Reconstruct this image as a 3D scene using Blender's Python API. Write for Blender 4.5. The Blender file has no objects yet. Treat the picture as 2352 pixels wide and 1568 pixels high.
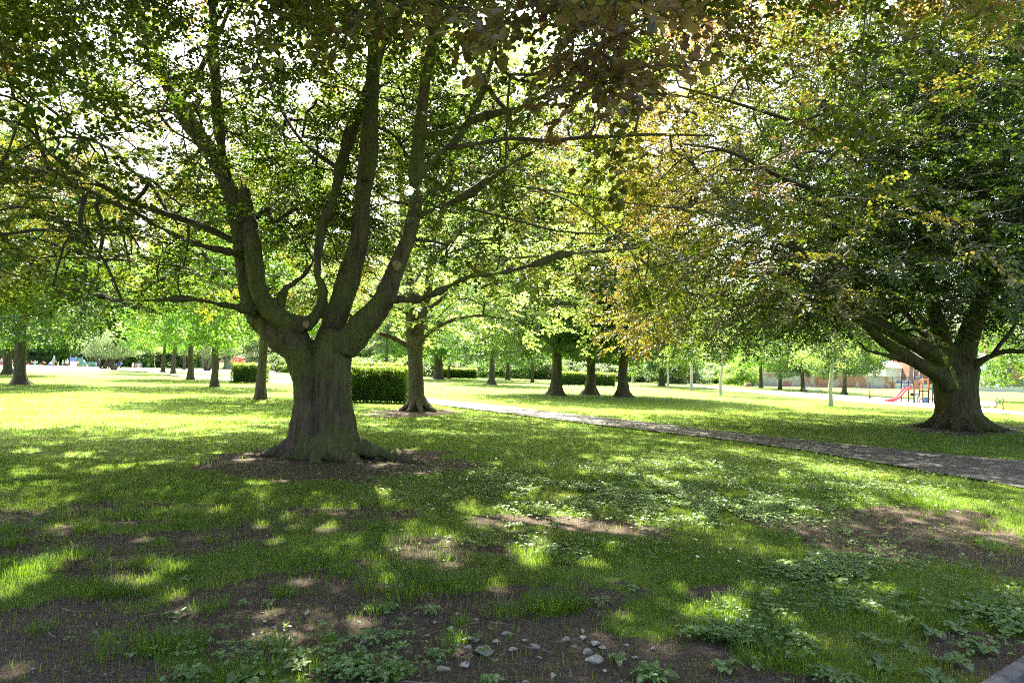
import bpy, bmesh, math, random
import numpy as np
from mathutils import Vector, Matrix, kdtree, noise as mnoise

# ------------------------------------------------------------------ camera, sky, sun, exposure
SC = bpy.context.scene
COL = SC.collection
W2, H2, FV = 2352.0, 1568.0, 1568.2
CAM_H = 1.6
PITCH = math.radians(2.345)
ROLL = math.radians(1.56)
RM = Matrix.Rotation(math.radians(90) + PITCH, 3, 'X') @ Matrix.Rotation(ROLL, 3, 'Z')
cd = bpy.data.cameras.new('camera')
cam = bpy.data.objects.new('camera', cd); COL.objects.link(cam)
cam.location = (0, 0, CAM_H)
cam.rotation_euler = RM.to_euler()
cd.sensor_width = 36.0; cd.lens = 36.0 * FV / W2
cd.clip_start = 0.05; cd.clip_end = 3000
SC.camera = cam

SUN_EL, SUN_AZ = math.radians(54), math.radians(-14)      # azimuth from +Y, negative is to the left
world = bpy.data.worlds.new('World'); SC.world = world; world.use_nodes = True
wn = world.node_tree
sky = wn.nodes.new('ShaderNodeTexSky'); sky.sky_type = 'NISHITA'; sky.sun_disc = False
sky.sun_elevation = SUN_EL; sky.sun_rotation = SUN_AZ
sky.dust_density = 5.0; sky.air_density = 1.0; sky.ozone_density = 0.3
bgn = wn.nodes['Background']; wn.links.new(sky.outputs[0], bgn.inputs[0]); bgn.inputs[1].default_value = 0.098
sd = bpy.data.lights.new('sun', 'SUN'); sd.energy = 5.0; sd.angle = math.radians(0.55); sd.color = (1.0, 0.94, 0.80)
sun = bpy.data.objects.new('sun', sd); COL.objects.link(sun)
SDIR = Vector((math.sin(SUN_AZ) * math.cos(SUN_EL), math.cos(SUN_AZ) * math.cos(SUN_EL), math.sin(SUN_EL)))
sun.rotation_euler = SDIR.to_track_quat('Z', 'Y').to_euler()
SC.view_settings.view_transform = 'Standard'; SC.view_settings.look = 'None'
SC.view_settings.gamma = 1.0; SC.view_settings.exposure = 3.0
SC.view_settings.use_curve_mapping = False
SC.render.engine = 'CYCLES'
SC.cycles.use_denoising = False; SC.cycles.filter_width = 1.1
SC.cycles.max_bounces = 7; SC.cycles.diffuse_bounces = 3; SC.cycles.glossy_bounces = 1
SC.cycles.transmission_bounces = 3; SC.cycles.transparent_max_bounces = 2

RNG = np.random.default_rng(7)
random.seed(7)

# ------------------------------------------------------------------ projection helpers (used to read sizes off the photo)
def ray(px, py):
    return RM @ Vector((px - W2 / 2, -(py - H2 / 2), -FV))
def P(px, py, D):                     # point on the ray at depth D (world Y)
    r = ray(px, py); return Vector((0, 0, CAM_H)) + r * (D / r.y)
def G(px, py):                        # point on the ground
    r = ray(px, py); return Vector((0, 0, CAM_H)) + r * (-CAM_H / r.z)
def ppm(D): return FV / D
RMI = np.array(RM.inverted())
def project(x, y, z):
    v = np.stack([x, y, z - CAM_H], -1) @ RMI.T
    return W2 / 2 + FV * v[..., 0] / -v[..., 2], H2 / 2 - FV * v[..., 1] / -v[..., 2]

# ------------------------------------------------------------------ vector noise
def _h(ix, iy, iz, s):
    n = (ix * 374761393 + iy * 668265263 + iz * 2147483647 + s * 1274126177) & 0xffffffff
    n = ((n ^ (n >> 13)) * 1274126177) & 0xffffffff
    return ((n ^ (n >> 16)) & 0xffff) / 65535.0
def vnoise(x, y, z=None, s=0):
    x = np.asarray(x, float); y = np.asarray(y, float)
    z = np.zeros_like(x) if z is None else np.asarray(z, float)
    ix, iy, iz = np.floor(x).astype(np.int64), np.floor(y).astype(np.int64), np.floor(z).astype(np.int64)
    fx, fy, fz = x - ix, y - iy, z - iz
    fx, fy, fz = [f * f * (3 - 2 * f) for f in (fx, fy, fz)]
    r = 0
    for dx in (0, 1):
        for dy in (0, 1):
            for dz in (0, 1):
                w = (fx if dx else 1 - fx) * (fy if dy else 1 - fy) * (fz if dz else 1 - fz)
                r = r + w * _h(ix + dx, iy + dy, iz + dz, s)
    return r
def fbm(x, y, z=None, s=0, o=4):
    a, t, n = 0.5, 0, 0
    for k in range(o):
        f = 2 ** k
        t = t + a * vnoise(x * f, y * f, None if z is None else z * f, s + k * 17); n += a; a *= .5
    return t / n

# ------------------------------------------------------------------ object helpers
def tag(o, label=None, cat=None, group=None, kind=None):
    if label: o['label'] = label
    if cat: o['category'] = cat
    if group: o['group'] = group
    if kind: o['kind'] = kind
    return o
def thing(name, label, cat, loc=(0, 0, 0), rz=0, group=None):
    o = bpy.data.objects.new(name, None); COL.objects.link(o)
    o.empty_display_size = 0.2
    o.location = loc; o.rotation_euler = (0, 0, rz)
    return tag(o, label, cat, group)
def link(name, me, parent=None, mat=None):
    o = bpy.data.objects.new(name, me); COL.objects.link(o)
    if parent: o.parent = parent
    if mat is not None and len(me.materials) == 0: me.materials.append(mat)
    return o
def copy_tree(root, parent=None):
    c = root.copy(); COL.objects.link(c)
    if parent: c.parent = parent
    for ch in [o for o in COL.objects if o.parent == root]:
        copy_tree(ch, c)
    return c
class KT:                                  # cached copy: a thing whose children are known
    pass
def mesh_np(name, V, F, attrs=None, smooth=False):
    V = np.asarray(V, np.float32).reshape(-1, 3); F = np.asarray(F, np.int32)
    me = bpy.data.meshes.new(name)
    k = F.shape[1]
    me.vertices.add(len(V)); me.vertices.foreach_set('co', V.ravel())
    me.loops.add(F.size); me.loops.foreach_set('vertex_index', F.ravel())
    me.polygons.add(len(F)); me.polygons.foreach_set('loop_start', np.arange(0, F.size, k, dtype=np.int32))
    me.update(calc_edges=True)
    if attrs:
        for n, a in attrs.items():
            at = me.attributes.new(n, 'FLOAT', 'POINT'); at.data.foreach_set('value', np.asarray(a, np.float32).ravel())
    if smooth: me.polygons.foreach_set('use_smooth', np.ones(len(F), bool))
    return me
class MB:
    """collects boxes, tubes, lathes into one mesh"""
    def __init__(s): s.v = []; s.f = []
    def add(s, v, f):
        b = len(s.v); s.v += [tuple(p) for p in v]; s.f += [tuple(i + b for i in q) for q in f]; return s
    def box(s, c, d, M=None, taper=1.0):
        x, y, z = d[0] / 2, d[1] / 2, d[2] / 2
        v = [Vector((sx * x * (taper if sz > 0 else 1), sy * y * (taper if sz > 0 else 1), sz * z)) for sz in (-1, 1) for sy in (-1, 1) for sx in (-1, 1)]
        if M is not None: v = [M @ p for p in v]
        v = [p + Vector(c) for p in v]
        return s.add(v, [(0, 2, 3, 1), (4, 5, 7, 6), (0, 1, 5, 4), (2, 6, 7, 3), (0, 4, 6, 2), (1, 3, 7, 5)])
    def tube(s, pts, r, n=8, cap=True):
        pts = [Vector(p) for p in pts]
        if not hasattr(r, '__len__'): r = [r] * len(pts)
        v = []; f = []
        up = None
        for i, p in enumerate(pts):
            t = (pts[min(i + 1, len(pts) - 1)] - pts[max(i - 1, 0)])
            if t.length < 1e-9: t = Vector((0, 0, 1))
            t.normalize()
            if up is None:
                up = Vector((1, 0, 0)) if abs(t.z) > .9 else Vector((0, 0, 1))
            a = t.cross(up)
            if a.length < 1e-4: a = t.cross(Vector((0, 1, 0)))
            a.normalize(); b = t.cross(a); up = -b if False else up
            for k in range(n):
                th = 2 * math.pi * k / n
                v.append(p + (a * math.cos(th) + b * math.sin(th)) * r[i])
        for i in range(len(pts) - 1):
            for k in range(n):
                f.append((i * n + k, i * n + (k + 1) % n, (i + 1) * n + (k + 1) % n, (i + 1) * n + k))
        if cap:
            f.append(tuple(reversed(range(n)))); f.append(tuple((len(pts) - 1) * n + k for k in range(n)))
        return s.add(v, f)
    def lathe(s, c, prof, n=16):
        c = Vector(c); v = []; f = []
        for (r, z) in prof:
            for k in range(n):
                th = 2 * math.pi * k / n; v.append(c + Vector((r * math.cos(th), r * math.sin(th), z)))
        for i in range(len(prof) - 1):
            for k in range(n):
                f.append((i * n + k, i * n + (k + 1) % n, (i + 1) * n + (k + 1) % n, (i + 1) * n + k))
        f.append(tuple(reversed(range(n)))); f.append(tuple((len(prof) - 1) * n + k for k in range(n)))
        return s.add(v, f)
    def prism(s, poly, d0, d1, axis='y'):           # polygon in (a,z) extruded along axis
        n = len(poly)
        mk = (lambda a, z, d: (a, d, z)) if axis == 'y' else ((lambda a, z, d: (d, a, z)) if axis == 'x' else (lambda a, z, d: (a, z, d)))
        v = [mk(a, z, d0) for a, z in poly] + [mk(a, z, d1) for a, z in poly]
        f = [tuple(range(n)), tuple(reversed(range(n, 2 * n)))] + [(i, i + n, (i + 1) % n + n, (i + 1) % n) for i in range(n)]
        return s.add(v, f)
    def build(s, name, mat, parent=None, smooth=False, bevel=0):
        me = bpy.data.meshes.new(name); me.from_pydata(s.v, [], s.f); me.validate()
        bm = bmesh.new(); bm.from_mesh(me); bmesh.ops.recalc_face_normals(bm, faces=bm.faces)
        if bevel:
            bmesh.ops.remove_doubles(bm, verts=bm.verts, dist=1e-5)
            ed = [e for e in bm.edges if len(e.link_faces) == 2 and e.calc_face_angle(0) > .7]
            bmesh.ops.bevel(bm, geom=ed, offset=bevel, segments=2, affect='EDGES', profile=.5)
        bm.to_mesh(me); bm.free()
        if smooth:
            for p in me.polygons: p.use_smooth = True
        me.materials.append(mat)
        o = bpy.data.objects.new(name, me); COL.objects.link(o)
        if parent: o.parent = parent
        return o
def RZ(a): return Matrix.Rotation(a, 3, 'Z')

# ------------------------------------------------------------------ materials
def newmat(name):
    m = bpy.data.materials.new(name); m.use_nodes = True
    nt = m.node_tree; nt.nodes.clear()
    out = nt.nodes.new('ShaderNodeOutputMaterial')
    return m, nt, out
def N(nt, t, **kw):
    n = nt.nodes.new(t)
    for k, v in kw.items():
        if k.startswith('i_'):
            n.inputs[k[2:].replace('_', ' ')].default_value = v
        else: setattr(n, k, v)
    return n
def ramp(nt, fac, stops):
    r = nt.nodes.new('ShaderNodeValToRGB'); e = r.color_ramp.elements
    while len(e) < len(stops): e.new(0.5)
    for el, (p, c) in zip(e, stops):
        el.position = p; el.color = (c[0], c[1], c[2], 1)
    nt.links.new(fac, r.inputs[0]); return r.outputs[0]
def mixc(nt, fac, a, b):
    m = nt.nodes.new('ShaderNodeMix'); m.data_type = 'RGBA'
    for sock, v in ((m.inputs[0], fac), (m.inputs[6], a), (m.inputs[7], b)):
        if hasattr(v, 'links'): nt.links.new(v, sock)
        elif isinstance(v, (int, float)): sock.default_value = v
        else: sock.default_value = (v[0], v[1], v[2], 1)
    return m.outputs[2]
def simple(name, col, rough=.6, metal=0, var=.12, scale=8, bump=.0, spec=.4):
    m, nt, out = newmat(name)
    b = N(nt, 'ShaderNodeBsdfPrincipled'); b.inputs['Roughness'].default_value = rough
    b.inputs['Metallic'].default_value = metal; b.inputs['Specular IOR Level'].default_value = spec
    tc = N(nt, 'ShaderNodeTexCoord'); nz = N(nt, 'ShaderNodeTexNoise'); nz.inputs['Scale'].default_value = scale
    nz.inputs['Detail'].default_value = 5
    nt.links.new(tc.outputs['Object'], nz.inputs['Vector'])
    lo = [c * (1 - var) for c in col]; hi = [min(1, c * (1 + var)) for c in col]
    nt.links.new(ramp(nt, nz.outputs[0], [(.3, lo), (.7, hi)]), b.inputs['Base Color'])
    if bump:
        bp = N(nt, 'ShaderNodeBump'); bp.inputs['Strength'].default_value = bump; bp.inputs['Distance'].default_value = .02
        nt.links.new(nz.outputs[0], bp.inputs['Height']); nt.links.new(bp.outputs[0], b.inputs['Normal'])
    nt.links.new(b.outputs[0], out.inputs[0]); return m
def leafmat(name, stops, tstops, tmix=.45, rough=.42, spec=.5, hue=.0):
    """stops: colours over the 'tint' attribute (0 shade-leaf green .. 1 outer leaf); tstops: light coming through"""
    m, nt, out = newmat(name)
    at = N(nt, 'ShaderNodeAttribute', attribute_name='tint')
    b = N(nt, 'ShaderNodeBsdfPrincipled'); b.inputs['Roughness'].default_value = rough
    b.inputs['Specular IOR Level'].default_value = spec
    geo = N(nt, 'ShaderNodeNewGeometry')
    oi = N(nt, 'ShaderNodeObjectInfo')
    c = ramp(nt, at.outputs['Fac'], stops); t = ramp(nt, at.outputs['Fac'], tstops)
    hs = []
    for col in (c, t):
        h = N(nt, 'ShaderNodeHueSaturation')
        mr = N(nt, 'ShaderNodeMapRange'); mr.inputs['To Min'].default_value = .5 - hue; mr.inputs['To Max'].default_value = .5 + hue
        nt.links.new(oi.outputs['Random'], mr.inputs['Value']); nt.links.new(mr.outputs[0], h.inputs['Hue'])
        mv = N(nt, 'ShaderNodeMapRange'); mv.inputs['To Min'].default_value = .7; mv.inputs['To Max'].default_value = 1.3
        nt.links.new(geo.outputs['Random Per Island'], mv.inputs['Value']); nt.links.new(mv.outputs[0], h.inputs['Value'])
        nt.links.new(col, h.inputs['Color']); hs.append(h.outputs[0])
    nt.links.new(hs[0], b.inputs['Base Color'])
    tr = N(nt, 'ShaderNodeBsdfTranslucent'); nt.links.new(hs[1], tr.inputs['Color'])
    mx = N(nt, 'ShaderNodeMixShader'); mx.inputs[0].default_value = tmix
    nt.links.new(b.outputs[0], mx.inputs[1]); nt.links.new(tr.outputs[0], mx.inputs[2])
    nt.links.new(mx.outputs[0], out.inputs[0]); return m
def barkmat(name, base, dark, moss, mossamt=.5, scale=3.0, bump=.5, lichen=(.30, .32, .27), stretch=.18, lich=.06):
    m, nt, out = newmat(name)
    tc = N(nt, 'ShaderNodeTexCoord'); mp = N(nt, 'ShaderNodeMapping'); mp.inputs['Scale'].default_value = (1, 1, stretch)
    nt.links.new(tc.outputs['Object'], mp.inputs[0])
    n1 = N(nt, 'ShaderNodeTexNoise'); n1.inputs['Scale'].default_value = scale * 5; n1.inputs['Detail'].default_value = 8; n1.inputs['Roughness'].default_value = .65
    nt.links.new(mp.outputs[0], n1.inputs['Vector'])
    n2 = N(nt, 'ShaderNodeTexNoise'); n2.inputs['Scale'].default_value = scale * .6; n2.inputs['Detail'].default_value = 6; n2.inputs['Roughness'].default_value = .6
    nt.links.new(tc.outputs['Object'], n2.inputs['Vector'])
    n3 = N(nt, 'ShaderNodeTexNoise'); n3.inputs['Scale'].default_value = scale * 6; n3.inputs['Detail'].default_value = 4; n3.inputs['Roughness'].default_value = .7
    nt.links.new(tc.outputs['Object'], n3.inputs['Vector'])
    vo = N(nt, 'ShaderNodeTexVoronoi'); vo.feature = 'DISTANCE_TO_EDGE'; vo.inputs['Scale'].default_value = scale * 4
    nt.links.new(mp.outputs[0], vo.inputs['Vector'])
    c = ramp(nt, n1.outputs[0], [(.32, dark), (.68, base)])
    mf = ramp(nt, n2.outputs[0], [(.60 - mossamt * .2, (0, 0, 0)), (.70 - mossamt * .2, (1, 1, 1))])
    mm = N(nt, 'ShaderNodeMath', operation='MULTIPLY'); nt.links.new(mf, mm.inputs[0]); nt.links.new(n3.outputs[0], mm.inputs[1])
    c = mixc(nt, mm.outputs[0], c, moss)
    lf = ramp(nt, n3.outputs[0], [(.66 - lich, (0, 0, 0)), (.72 - lich, (.75, .75, .75))])
    c = mixc(nt, lf, c, lichen)
    b = N(nt, 'ShaderNodeBsdfPrincipled'); b.inputs['Roughness'].default_value = .85; b.inputs['Specular IOR Level'].default_value = .25
    nt.links.new(c, b.inputs['Base Color'])
    ad = N(nt, 'ShaderNodeMath', operation='ADD'); nt.links.new(n1.outputs[0], ad.inputs[0])
    mn = N(nt, 'ShaderNodeMath', operation='MINIMUM'); mn.inputs[1].default_value = .08; nt.links.new(vo.outputs['Distance'], mn.inputs[0])
    ml = N(nt, 'ShaderNodeMath', operation='MULTIPLY'); ml.inputs[1].default_value = 5; nt.links.new(mn.outputs[0], ml.inputs[0])
    nt.links.new(ml.outputs[0], ad.inputs[1])
    bp = N(nt, 'ShaderNodeBump'); bp.inputs['Strength'].default_value = bump; bp.inputs['Distance'].default_value = .03
    nt.links.new(ad.outputs[0], bp.inputs['Height']); nt.links.new(bp.outputs[0], b.inputs['Normal'])
    nt.links.new(b.outputs[0], out.inputs[0]); return m

M = {}
M['bark_beech'] = barkmat('bark_beech', (.135, .103, .070), (.035, .026, .019), (.085, .12, .016), .78, 2.0, 1.0, lichen=(.2, .2, .16), lich=.0)
M['bark_lime'] = barkmat('bark_lime', (.13, .105, .07), (.055, .042, .028), (.085, .10, .03), .4, 3, .9, stretch=.1)
M['bark_dark'] = barkmat('bark_dark', (.13, .10, .075), (.05, .04, .03), (.06, .07, .03), .35, 3, .9, stretch=.12)
M['bark_pine'] = barkmat('bark_pine', (.25, .17, .13), (.11, .08, .065), (.12, .11, .08), .2, 4, 1, stretch=.25)
M['twig'] = simple('twig', (.06, .048, .036), .85)
M['cut_wood'] = simple('cut_wood', (.24, .17, .11), .8, var=.25, scale=25)
# beech: green shade leaves, coppery outer leaves
M['leaf_beech'] = leafmat('leaf_beech',
    [(0, (.022, .036, .012)), (.45, (.032, .040, .012)), (.75, (.052, .040, .018)), (1, (.075, .032, .022))],
    [(0, (.10, .19, .010)), (.45, (.25, .30, .014)), (.75, (.37, .29, .045)), (1, (.34, .19, .08))], .40, .36, .55)
M['leaf_copper'] = leafmat('leaf_copper',
    [(0, (.020, .038, .014)), (.45, (.032, .046, .014)), (.75, (.055, .045, .020)), (1, (.08, .036, .024))],
    [(0, (.05, .14, .010)), (.45, (.15, .24, .015)), (.75, (.38, .31, .04)), (1, (.36, .20, .07))], .38, .33, .6)
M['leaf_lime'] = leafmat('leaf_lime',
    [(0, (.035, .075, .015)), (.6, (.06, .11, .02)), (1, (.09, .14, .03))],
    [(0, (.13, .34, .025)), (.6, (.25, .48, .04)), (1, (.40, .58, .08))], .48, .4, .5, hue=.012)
M['leaf_pale'] = leafmat('leaf_pale',
    [(0, (.06, .10, .025)), (.6, (.09, .14, .03)), (1, (.13, .17, .045))],
    [(0, (.33, .50, .09)), (.6, (.44, .60, .12)), (1, (.55, .66, .17))], .5, .45, .4)
M['leaf_dark'] = leafmat('leaf_dark',
    [(0, (.020, .048, .016)), (.6, (.035, .07, .02)), (1, (.06, .10, .035))],
    [(0, (.10, .24, .02)), (.6, (.18, .34, .03)), (1, (.28, .42, .06))], .38, .4, .5, hue=.012)
M['leaf_silver'] = leafmat('leaf_silver',
    [(0, (.06, .09, .05)), (.6, (.10, .14, .08)), (1, (.16, .20, .12))],
    [(0, (.22, .36, .10)), (.6, (.32, .46, .14)), (1, (.42, .52, .2))], .4, .45, .4, hue=.01)
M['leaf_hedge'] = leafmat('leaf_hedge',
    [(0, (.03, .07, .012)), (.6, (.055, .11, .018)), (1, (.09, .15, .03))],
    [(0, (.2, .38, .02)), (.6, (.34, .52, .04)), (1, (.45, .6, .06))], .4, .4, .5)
M['needle'] = leafmat('needle',
    [(0, (.05, .085, .04)), (.6, (.09, .13, .065)), (1, (.14, .18, .10))],
    [(0, (.1, .2, .06)), (.6, (.2, .3, .1)), (1, (.3, .4, .15))], .25, .45, .4)
M['grass'] = leafmat('grass',
    [(0, (.045, .078, .016)), (.5, (.080, .120, .022)), (.8, (.14, .165, .04)), (1, (.30, .24, .12))],
    [(0, (.13, .27, .018)), (.5, (.24, .42, .025)), (.8, (.38, .48, .05)), (1, (.42, .34, .12))], .45, .45, .4)
M['weed'] = leafmat('weed',
    [(0, (.06, .12, .035)), (.6, (.09, .16, .05)), (1, (.12, .19, .07))],
    [(0, (.2, .38, .04)), (.6, (.3, .48, .08)), (1, (.4, .5, .1))], .35, .4, .5)
M['litter'] = leafmat('litter',
    [(0, (.05, .030, .018)), (.6, (.13, .075, .04)), (1, (.26, .17, .09))],
    [(0, (.1, .05, .02)), (.6, (.2, .12, .05)), (1, (.3, .2, .1))], .2, .6, .3)
M['petal'] = simple('petal', (.82, .82, .80), .5, var=.03)
M['petal_eye'] = simple('petal_eye', (.75, .50, .05), .6)
M['stone'] = simple('stone', (.31, .27, .22), .85, var=.45, scale=5, bump=.6)
M['grit'] = simple('grit', (.13, .11, .095), .9, var=.5, scale=30)
M['stick'] = simple('stick', (.13, .095, .07), .85, var=.3, scale=20, bump=.4)
M['kerb'] = simple('kerb', (.11, .10, .092), .9, var=.45, scale=9, bump=.5)
# ------------------------------------------------------------------ ground cover mask (bare soil / grass), a real map of the lawn
SOIL = [  # centre and radii on the photo, strength
    (735, 1062, 300, 34, 2.2), (950, 947, 95, 10, 1.6), (2215, 984, 125, 13, 1.8), (598, 915, 30, 3, 1.2),
    (2080, 1225, 270, 62, 1.5), (2330, 1290, 120, 40, 1.2), (1380, 1208, 150, 18, .95), (1180, 1190, 120, 10, .7),
    (1230, 1255, 80, 14, .8), (480, 1222, 120, 14, .8), (330, 1190, 130, 10, .5),
    (380, 1385, 330, 45, .75), (120, 1450, 260, 60, .9), (100, 1545, 240, 70, 1.0), (640, 1450, 240, 70, 1.0),
    (880, 1370, 170, 40, .8), (1180, 1420, 260, 95, 1.15), (1120, 1545, 420, 75, 1.4), (1450, 1530, 200, 60, 1.1),
    (1700, 1520, 120, 70, .7), (700, 1330, 180, 16, .5), (1640, 1350, 60, 30, .8), (2250, 1500, 160, 70, .85), (1900, 1560, 200, 30, .8),
    (40, 1260, 60, 20, .5), (950, 1230, 80, 14, .5)]
LUSH = [(420, 1490, 60, 30, .9), (1265, 1385, 60, 26, 1.5), (1000, 1330, 150, 22, .8), (1560, 1290, 250, 40, .9),
        (1950, 1400, 330, 90, .8), (1750, 1470, 150, 55, .6), (760, 1300, 160, 30, .4), (600, 1545, 150, 40, 1.0), (1000, 1560, 40, 14, .9),
        (1350, 1120, 400, 60, .7), (2150, 1145, 100, 16, .8), (1230, 1265, 60, 14, .4), (900, 1500, 60, 12, .6)]
PATH_TOP = [(905, 902), (980, 914), (1148, 931), (1300, 949), (1493, 970), (1700, 995), (1907, 1016), (2150, 1040), (2352, 1058), (2700, 1088)]
PATH_BOT = [(905, 910), (985, 926), (1079, 938), (1260, 961), (1493, 989), (1700, 1013), (1907, 1044), (2120, 1080), (2352, 1121), (2700, 1200)]
FARP_TOP = [(1480, 868), (1560, 873), (1640, 889), (1800, 899), (1960, 908), (2060, 915), (2250, 935), (2352, 946), (2600, 968)]
FARP_BOT = [(1480, 872), (1560, 879), (1640, 893), (1800, 908), (1960, 922), (2060, 930), (2250, 946), (2352, 953), (2600, 985)]
LEFT_TOP = [(-400, 829), (0, 836.5), (160, 841), (360, 846), (480, 848), (640, 851)]
LEFT_BOT = [(-400, 836), (0, 846), (160, 849.5), (360, 852), (480, 854), (640, 858)]
MIDP_TOP = [(330, 851), (420, 859), (520, 866.5), (600, 871), (700, 875), (820, 880), (920, 897)]
MIDP_BOT = [(330, 853), (420, 864), (520, 872), (600, 877), (700, 881.5), (820, 888), (920, 912)]
NEAR_C = [(2306, 1568), (2352, 1533), (2500, 1440), (2700, 1500), (2500, 1700), (2200, 1700)]
def dens(pts, n=6):
    out = []
    for i in range(len(pts) - 1):
        p0 = pts[max(i - 1, 0)]; p1 = pts[i]; p2 = pts[i + 1]; p3 = pts[min(i + 2, len(pts) - 1)]
        for k in range(n):
            t = k / n
            out.append(tuple(.5 * (2 * p1[c] + (p2[c] - p0[c]) * t + (2 * p0[c] - 5 * p1[c] + 4 * p2[c] - p3[c]) * t * t + (3 * p1[c] - p0[c] - 3 * p2[c] + p3[c]) * t ** 3) for c in (0, 1)))
    out.append(tuple(pts[-1])); return out
def gp(pts): return [tuple(G(*p))[:2] for p in pts]
PATHS = {}
def path_poly(top, bot):
    a = gp(dens(top)); b = gp(dens(bot)); return a, b
PATHS['main'] = path_poly(PATH_TOP, PATH_BOT)
PATHS['far'] = path_poly(FARP_TOP, FARP_BOT)
PATHS['plaza'] = path_poly(LEFT_TOP, LEFT_BOT)
PATHS['mid'] = path_poly(MIDP_TOP, MIDP_BOT)
near_poly = gp(NEAR_C)
def in_poly(x, y, poly):
    ins = np.zeros(x.shape, bool); n = len(poly)
    for i in range(n):
        x1, y1 = poly[i]; x2, y2 = poly[(i + 1) % n]
        if y1 == y2: continue
        c = ((y1 > y) != (y2 > y)) & (x < (x2 - x1) * (y - y1) / (y2 - y1) + x1)
        ins ^= c
    return ins
def on_path(x, y):
    m = in_poly(x, y, near_poly)
    for a, b in PATHS.values(): m |= in_poly(x, y, list(a) + list(b)[::-1])
    return m
def cover(x, y):
    x = np.asarray(x, float); y = np.asarray(y, float)
    yy = np.maximum(y, .8)
    px, py = project(x, yy, np.zeros_like(x))
    near = np.clip((py - 1060) / 120, 0, 1)
    side = np.clip((1500 - px) / 700, 0, 1)
    d = 1.25 - near * (.30 + .28 * side)
    wx_ = (fbm(x * 1.6, y * 1.6, s=71, o=4) - .5) * 1.1; wy_ = (fbm(x * 1.6, y * 1.6, s=72, o=4) - .5) * 1.1
    for cx, cy, rx, ry, a in SOIL:
        q = ((px - cx) / rx + wx_) ** 2 + ((py - cy) / ry + wy_) ** 2
        d = d - a * np.exp(-q * q * .9)
    for cx, cy, rx, ry, a in LUSH:
        q = ((px - cx) / rx) ** 2 + ((py - cy) / ry) ** 2
        d = d + a * np.exp(-q * q * .9) * .75
    amp = .25 + near * 1.15
    d = d + (fbm(x * 1.3, y * 1.3, s=3, o=4) - .5) * amp * 1.5 + (vnoise(x * 9, y * 9, s=9) - .5) * .45 * near
    return np.clip((d - .3) / .6, 0, 1)

# ------------------------------------------------------------------ ground sheet
def growth(a, b, step, g, lim):
    mid = list(np.arange(a, b + 1e-6, step)); hi = []; v = b; s = step
    while v < lim: s *= g; v += s; hi.append(v)
    return mid, hi
mid, hi = growth(-9, 9, .055, 1.12, 700)
gx = np.array([-v for v in hi[::-1]] + mid + hi)
mid, hi = growth(2.2, 15, .055, 1.07, 900)
gy = np.concatenate([[-80, -30, -10, -3, 0, 1, 1.6, 2.0], mid, hi])
X, Y = np.meshgrid(gx, gy)
cv = cover(X.ravel(), Y.ravel())
def gheight(x, y, c): return -.045 * fbm(x * 1.1, y * 1.1, s=21, o=3) - .022 * fbm(x * 7, y * 7, s=22, o=2) * (1 - c * .6)
Z = gheight(X.ravel(), Y.ravel(), cv)
Z[np.abs(X.ravel()) > 60] = -.03
nx, ny = len(gx), len(gy)
idx = np.arange(nx * ny).reshape(ny, nx)
Fg = np.stack([idx[:-1, :-1], idx[:-1, 1:], idx[1:, 1:], idx[1:, :-1]], -1).reshape(-1, 4)
gme = mesh_np('ground', np.stack([X.ravel(), Y.ravel(), Z], -1), Fg, {'cover': cv}, smooth=True)
m, nt, out = newmat('ground')
at = N(nt, 'ShaderNodeAttribute', attribute_name='cover')
geo = N(nt, 'ShaderNodeNewGeometry')
def nz(scale, det=5, rough=.6):
    n = N(nt, 'ShaderNodeTexNoise'); n.inputs['Scale'].default_value = scale; n.inputs['Detail'].default_value = det; n.inputs['Roughness'].default_value = rough
    nt.links.new(geo.outputs['Position'], n.inputs['Vector']); return n.outputs[0]
nA, nB, nC, nD = nz(34, 9, .8), nz(2.2, 5), nz(160, 3), nz(.25, 4)
soil = ramp(nt, nA, [(.30, (.024, .017, .012)), (.5, (.066, .046, .032)), (.66, (.16, .115, .083))])
soil = mixc(nt, ramp(nt, nB, [(.45, (0, 0, 0)), (.75, (.4, .4, .4))]), soil, (.085, .065, .048))
grs = ramp(nt, nC, [(.3, (.060, .105, .010)), (.7, (.15, .24, .022))])
grs2 = ramp(nt, nA, [(.3, (.065, .115, .010)), (.7, (.165, .25, .026))])
grs = mixc(nt, .5, grs, grs2)
grs = mixc(nt, ramp(nt, nD, [(.4, (0, 0, 0)), (.7, (.3, .3, .3))]), grs, (.15, .20, .03))
su = N(nt, 'ShaderNodeMath', operation='ADD'); nt.links.new(at.outputs['Fac'], su.inputs[0])
sc_ = N(nt, 'ShaderNodeMath', operation='MULTIPLY_ADD'); nt.links.new(nA, sc_.inputs[0]); sc_.inputs[1].default_value = .9; sc_.inputs[2].default_value = -.45
nt.links.new(sc_.outputs[0], su.inputs[1])
fac = ramp(nt, su.outputs[0], [(.35, (0, 0, 0)), (.75, (1, 1, 1))])
cc = mixc(nt, fac, soil, grs)
b = N(nt, 'ShaderNodeBsdfPrincipled'); b.inputs['Roughness'].default_value = .9; b.inputs['Specular IOR Level'].default_value = .2
nt.links.new(cc, b.inputs['Base Color'])
bp = N(nt, 'ShaderNodeBump'); bp.inputs['Strength'].default_value = .8; bp.inputs['Distance'].default_value = .03
nt.links.new(nA, bp.inputs['Height']); nt.links.new(bp.outputs[0], b.inputs['Normal']); nt.links.new(b.outputs[0], out.inputs[0])
M['ground'] = m
tag(link('ground', gme, None, m), kind='structure')

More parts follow.
